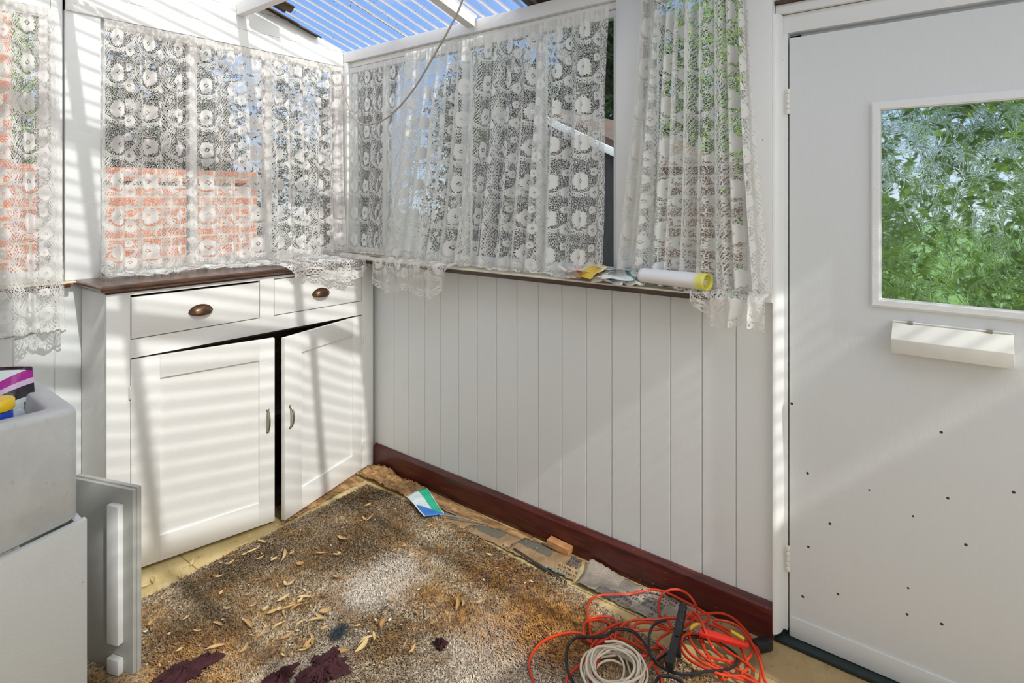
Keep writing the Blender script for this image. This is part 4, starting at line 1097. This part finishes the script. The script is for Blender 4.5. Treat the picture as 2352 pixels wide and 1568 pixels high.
# ================================================================== CORD PILE
def cp_(x_, y_, z): return onZ(1190+x_*.2636, 1330+y_*.2636, z)
def cord(name, lines, r, mat, label, seed, parent=None, zr=(.012, .05), cat='cord'):
    rr = random.Random(seed); pts = []
    for line in lines:
        n = len(line)
        za, zb = rr.uniform(*zr), rr.uniform(*zr)
        for i, p in enumerate(line):
            q = i/max(1, n-1); z = za*(1-q)+zb*q+rr.uniform(-.004, .004)
            if len(p) > 2: z = p[2]
            pts.append(cp_(p[0], p[1], max(z, .018+r)))
    return MB().tube(spline(pts, .008), r, 8).build(name, mat, parent, label=label, cat=cat)
O = [
 [(160, 960), (110, 820), (98, 720), (140, 620), (220, 540), (330, 490), (440, 465), (520, 468), (570, 480)],
 [(600, 520), (640, 540), (630, 480), (620, 380), (605, 290), (620, 200), (680, 150), (800, 130), (960, 130), (1080, 105), (1180, 90), (1280, 110), (1400, 165), (1560, 250), (1650, 310), (1660, 350), (1600, 370)],
 [(1450, 340), (1330, 345), (1245, 335, .03), (1225, 230, .06), (1250, 140, .09), (1320, 95, .10), (1400, 92, .10), (1480, 130, .08), (1540, 210, .06), (1560, 290, .03)],
 [(1460, 340), (1330, 335), (1200, 350), (1060, 350), (960, 370), (895, 420), (850, 480), (850, 540), (880, 590)],
 [(800, 500), (870, 560), (1000, 630), (1090, 670), (1130, 650), (1060, 590), (960, 540), (870, 510), (780, 490), (700, 520), (640, 590), (620, 680), (520, 760), (440, 840), (420, 910), (450, 960)],
 [(600, 960), (660, 800), (720, 620), (600, 520), (575, 420), (600, 370), (680, 350), (760, 365), (830, 420), (860, 480)],
 [(900, 440), (830, 345), (740, 325), (640, 340), (575, 400), (590, 500), (700, 470), (840, 400), (920, 390), (980, 430), (1030, 520), (1120, 590), (1200, 600), (1280, 610)],
 [(1220, 680), (1150, 750), (1100, 820), (1110, 903), (1150, 960), (1250, 960), (1240, 840), (1200, 760), (1280, 620), (1210, 560), (1250, 500), (1320, 460), (1260, 430), (1180, 440)],
 [(1010, 440), (1040, 385), (1150, 380), (1240, 400), (1340, 430), (1280, 310), (1320, 400), (1400, 510), (1500, 650), (1640, 740), (1780, 800), (1900, 860), (2060, 890), (2150, 950)],
 [(2080, 960), (2110, 860), (2110, 680), (2050, 540), (1960, 420), (1860, 330), (1760, 295), (1650, 300), (1560, 320), (1450, 420)],
 [(1460, 340, .06), (1520, 285, .07), (1590, 350, .07), (1640, 480, .06), (1700, 600), (1800, 700), (1920, 790), (2030, 850), (2100, 940)],
 [(1950, 830), (2000, 770), (1960, 640), (1880, 520), (1760, 430), (1640, 390), (1560, 390), (1500, 440), (1500, 520), (1560, 620), (1700, 740), (1830, 810)],
 [(1760, 860), (1600, 560), (1580, 520), (1600, 470), (1640, 650), (1760, 700), (1880, 720), (1980, 710), (2040, 640), (2030, 570), (1900, 480), (1700, 370), (1780, 360), (1900, 400), (2000, 500), (2070, 620), (2120, 760), (2140, 860), (2170, 950)],
 [(1960, 850), (1830, 840), (1740, 820), (1600, 760), (1480, 690), (1420, 600), (1440, 500), (1520, 470), (1680, 520), (1850, 640), (2000, 740), (2060, 800)],
]
oc = cord('extension_cord', O, .0042, M['orange'], 'long tangled orange extension cord heaped beside the baseboard', 21)
# flat red plug body, yellow tape bands on the cord
def obj_between(m, p, q, w0, w1, h, bev=.003, lift=0.):
    p, q = Vector(p), Vector(q); d_ = q-p; L = d_.length
    T = Matrix.Translation(p)@d_.to_track_quat('X', 'Z').to_matrix().to_4x4()
    return m.prism([(0, -w0/2, lift), (0, w0/2, lift), (L, w1/2, lift), (L, -w1/2, lift)], (0, 0, h), bev, T)
m = obj_between(MB(), cp_(1580, 470, .050), cp_(2010, 600, .046), .036, .018, .012)
m.build('socket_body', M['red'], oc, label='flat red moulded connector')
m = obj_between(MB(), cp_(690, 590, .03), cp_(790, 530, .032), .012, .014, .012); m.build('plug', M['red'], oc, label='red plug')
for a, b_ in (((1860, 455), (1970, 520)), ):
    MB().tube(spline([cp_(*a, .062), cp_((a[0]+b_[0])/2, (a[1]+b_[1])/2, .063), cp_(*b_, .062)], .005), .0056, 10).build('tape_band', M['yellow'], oc, label='yellow tape band')
MB().tube(spline([cp_(1500, 440, .055), cp_(1520, 410, .058), cp_(1560, 392, .058), cp_(1590, 395, .056)], .005), .0052, 10).build('tape_band', M['yellow'], oc, label='yellow tape band')
B_ = [[(520, 960), (440, 820, .03), (420, 700, .035), (430, 600, .04), (470, 530, .05), (540, 500, .062), (640, 505, .066), (760, 495, .068), (820, 450, .07), (900, 435, .07), (1000, 455, .066), (1080, 530, .06), (1140, 630, .055), (1200, 720, .05), (1280, 780, .04), (1380, 820, .04), (1500, 825, .045), (1620, 805, .045)],
      [(1700, 800), (1800, 790), (1890, 750), (1910, 680), (1860, 620), (1760, 560), (1640, 520), (1500, 500), (1400, 560)],
      [(1300, 640), (1200, 700, .05), (1150, 620, .06), (1140, 530, .066), (1160, 430, .066), (1220, 370, .064), (1290, 360, .06)]]
bc_ = cord('black_cord', B_, .0044, M['blackcord'], 'black power cord looping through the orange tangle', 5)
o = cord('black_cord', [[(1180, 960), (1200, 890), (1240, 850), (1330, 845), (1420, 890), (1450, 960)]], .0050, M['blackcord'], 'short black cord end at the lower edge of the heap', 6, zr=(.03, .05))
# black ribbed handle with block body
hd = thing('tool_handle', cp_(1390, 520, 0.02), 'black ribbed-grip plastic handle lying across the orange cords', 'tool')
p0, p1 = Vector(cp_(1440, 225, .085)), Vector(cp_(1385, 520, .075))
n = 60; pts = [p0.lerp(p1, i/(n-1)) for i in range(n)]; r_ = [.0125+.0012*math.sin(i*1.9) if 3 < i < 52 else (.0105 if i <= 3 else .0115) for i in range(n)]
MB().tube([tuple(p) for p in pts], r_, 14).build('grip', M['black'], hd)
m = obj_between(MB(), cp_(1390, 500, .062), cp_(1315, 790, .058), .026, .022, .022, .004); m.build('body', M['black'], hd)
m = obj_between(MB(), cp_(1395, 545, .05), cp_(1400, 690, .045), .016, .016, .016, .003); m.build('clip', M['black'], hd)
pb_ = Vector(cp_(2130, 610, .003)); T = Matrix.Translation(pb_)@Matrix.Rotation(-.62, 4, 'Z')
m = MB().box(-.028, .028, -.016, .016, 0, .030, .004, T=T)
o = m.build('power_adaptor', M['black'], None); tag(o, 'black box adaptor beside the end of the baseboard', 'adaptor')
# cream coil
cc = np.array(cp_(830, 935, 0)); pts = []; r = random.Random(3)
for k in range(13):
    ra = r.uniform(.055, .098); ox, oy = r.gauss(0, .010), r.gauss(0, .010); ec = r.uniform(.75, 1.)
    for q in range(12):
        a = 2*PI*q/12+k*.13
        pts.append((cc[0]+ox+ra*math.cos(a), cc[1]+oy+ra*ec*math.sin(a), 0.030+.0032*k+.006*math.sin(a*2+k)))
ce = MB().tube(spline(pts, .008), .0034, 8).build('cord_coil', M['creamcord'], None); tag(ce, 'coiled cream cable in front of the orange tangle', 'cord')

# ================================================================== OUTSIDE
struct('ground', MB().box(-30, 40, .08, 45, -.35, -.15), M['ground'], 'bare ground outside the left windows', 'ground')
struct('ground_side', MB().box(.12, 40, -30, .079, -.35, -.15), M['grass_mat'], 'grassy ground outside the right windows', 'ground')
gw = thing('garden_wall', (-2, 2.6, -.15), 'red brick garden wall behind the left window', 'brick wall')
MB().box(-6, .89, 2.6, 2.82, -.15, 1.56).build('brickwork', M['brick'], gw)
MB().box(-6, .89, 2.60, 2.84, 1.59, 1.70, .004).build('coping', M['brick'], gw)
MB().box(-6, .89, 2.63, 2.82, 1.56, 1.59).build('damp_course', M['timber_dark'], gw, label='dark course under the coping')
pr_ = thing('brick_pier', (-1.6, 2.3, -.15), 'tall red brick pier outside the far left window', 'brick pier')
MB().box(-2.4, -1.03, 2.2, 2.55, -.15, 3.6).build('shaft', M['brick'], pr_)
MB().box(-2.45, -.98, 2.15, 2.6, 3.6, 3.72, .01).build('cap', M['brick'], pr_)
sh = thing('shed', (2.6, .2, -.15), 'dark shed with white bargeboard outside the long right window', 'shed')
e0, e1 = np.array(onX(1222, 263, 2.5)), np.array(onX(1440, 369, 2.5)); dz = (e1[2]-e0[2])/(e1[1]-e0[1])
zt_ = lambda y_: e0[2]+dz*(y_-e0[1])
MB().prism([(2.56, e0[1]+.9, -.15), (2.56, -.50, -.15), (2.56, -.50, zt_(-.50)), (2.56, e0[1], zt_(e0[1])), (2.56, e0[1]+.9, zt_(e0[1])-.40)], (2.5, 0, 0)).build('wall', M['timber_dark'], sh)
MB().prism([(2.5, e0[1]+.02, zt_(e0[1])-.02), (2.5, e0[1]+.02, zt_(e0[1])+.055), (2.5, -.54, zt_(-.54)+.055), (2.5, -.54, zt_(-.54)-.02)], (.03, 0, 0), bev=.004).build('bargeboard', M['white'], sh)
MB().prism([(2.52, e0[1]+.02, zt_(e0[1])+.06), (2.52, e0[1]+.02, zt_(e0[1])+.12), (2.52, -.54, zt_(-.54)+.12), (2.52, -.54, zt_(-.54)+.06)], (2.6, 0, 0)).build('roof', M['tile_brown'], sh)
sw = thing('side_wall', (2.8, -3, -.15), 'low pinkish brick wall outside the narrow right window', 'brick wall')
MB().box(2.7, 2.92, -1.62, -.60, -.15, 1.70).build('brickwork', M['brick_y'], sw)
MB().box(2.66, 2.95, -1.62, -.60, 1.70, 1.76, .004).build('coping', M['brick_y'], sw)
def tree(name, c, rad, n, ls, mat, label, cat, trunk=True, seed=0):
    r = np.random.default_rng(seed); tr = thing(name, (c[0], c[1], -.15), label, cat, 'trees and shrubs outside')
    nc = max(6, n//160)                                   # clumps
    d_ = r.normal(size=(nc, 3)); d_ /= np.linalg.norm(d_, axis=1)[:, None]
    cc_ = np.array(c)+d_*np.array(rad)*(r.uniform(.25, 1., nc)**.5)[:, None]
    q = r.integers(0, nc, n); p = cc_[q]+r.normal(size=(n, 3))*np.array(rad)*.17
    p[:, 2] = np.maximum(p[:, 2], -.1)
    a = r.normal(size=(n, 3)); a /= np.linalg.norm(a, axis=1)[:, None]; b_ = np.cross(a, r.normal(size=(n, 3))); b_ /= np.linalg.norm(b_, axis=1)[:, None]+1e-9
    L = ls*r.uniform(.6, 1.3, n)[:, None]; W2 = L*.36
    V = np.stack([p-a*L*.5, p+b_*W2*.5+a*L*.05, p+a*L*.5, p-b_*W2*.5+a*L*.05], 1).reshape(-1, 3)
    f = np.arange(n*4).reshape(-1, 4)
    me = bpy.data.meshes.new('crown'); me.from_pydata(V.tolist(), [], f.tolist()); link('crown', me, mat, tr, False)
    if trunk:
        m = MB().tube(spline([(c[0], c[1], -.2), (c[0]+.04, c[1], c[2]*.4), (c[0]-.03, c[1]+.05, c[2]), (c[0], c[1], c[2]+rad[2]*.6)], .15), np.linspace(.11, .03, len(spline([(c[0], c[1], -.2), (c[0]+.04, c[1], c[2]*.4), (c[0]-.03, c[1]+.05, c[2]), (c[0], c[1], c[2]+rad[2]*.6)], .15))), 8)
        for k in range(7):
            e_ = cc_[k % nc]; m.tube(spline([(c[0], c[1], c[2]*.55), ((c[0]+e_[0])/2, (c[1]+e_[1])/2, (c[2]*.7+e_[2])/2), tuple(e_)], .2), .022, 5)
        m.build('trunk', M['bark'], tr)
    return tr
LD, LG = M['leaf_dark'], M['leaf_green']
tree('dark_tree', (1.55, 6.6, 2.7), (1.15, 1.0, 1.9), 11000, .14, LD, 'large dark tree rising behind the brick garden wall', 'tree', seed=1)
tree('sparse_tree', (4.9, 7.4, 2.7), (1.3, .9, 1.5), 3000, .13, LD, 'thin airy tree right of the big dark one, sky showing through', 'tree', seed=2)
tree('far_tree', (.05, 7.2, 2.8), (.55, .7, 2.3), 7000, .12, LG, 'bright green tree between brick pier and garden wall', 'tree', seed=3)
tree('dark_shrub', (2.1, 3.9, 1.0), (.7, .6, 1.15), 7000, .08, LD, 'dark shrub at the right end of the garden wall', 'shrub', False, seed=4)
tree('dark_hedge', (3.9, 2.55, 1.2), (.7, .75, 1.5), 9000, .08, LD, 'dark hedge outside beyond the room corner', 'hedge', False, seed=5)
tree('back_tree', (7.3, 2.3, 3.2), (1.1, 1.1, 2.0), 14000, .16, LD, 'dark tree rising behind the shed roof', 'tree', seed=6)
tree('back_tree', (7.4, 4.9, 2.9), (1.1, 1.25, 1.7), 14000, .16, LD, 'lower dark tree left of the tree behind the shed', 'tree', seed=16)
tree('green_tree', (7.0, .15, 3.0), (1.0, .85, 2.1), 11000, .14, LG, 'mid green tree behind the pinkish wall', 'tree', seed=7)
tree('green_shrub', (1.45, -2.70, 1.25), (.42, .80, 1.35), 14000, .07, LG, 'leafy green shrub close outside the glazed door', 'shrub', False, seed=8)
tree('tall_shrub', (3.6, -5.0, 1.6), (1.0, 1.2, 1.9), 7000, .10, LG, 'tall green shrub further out beyond the door', 'shrub', False, seed=9)
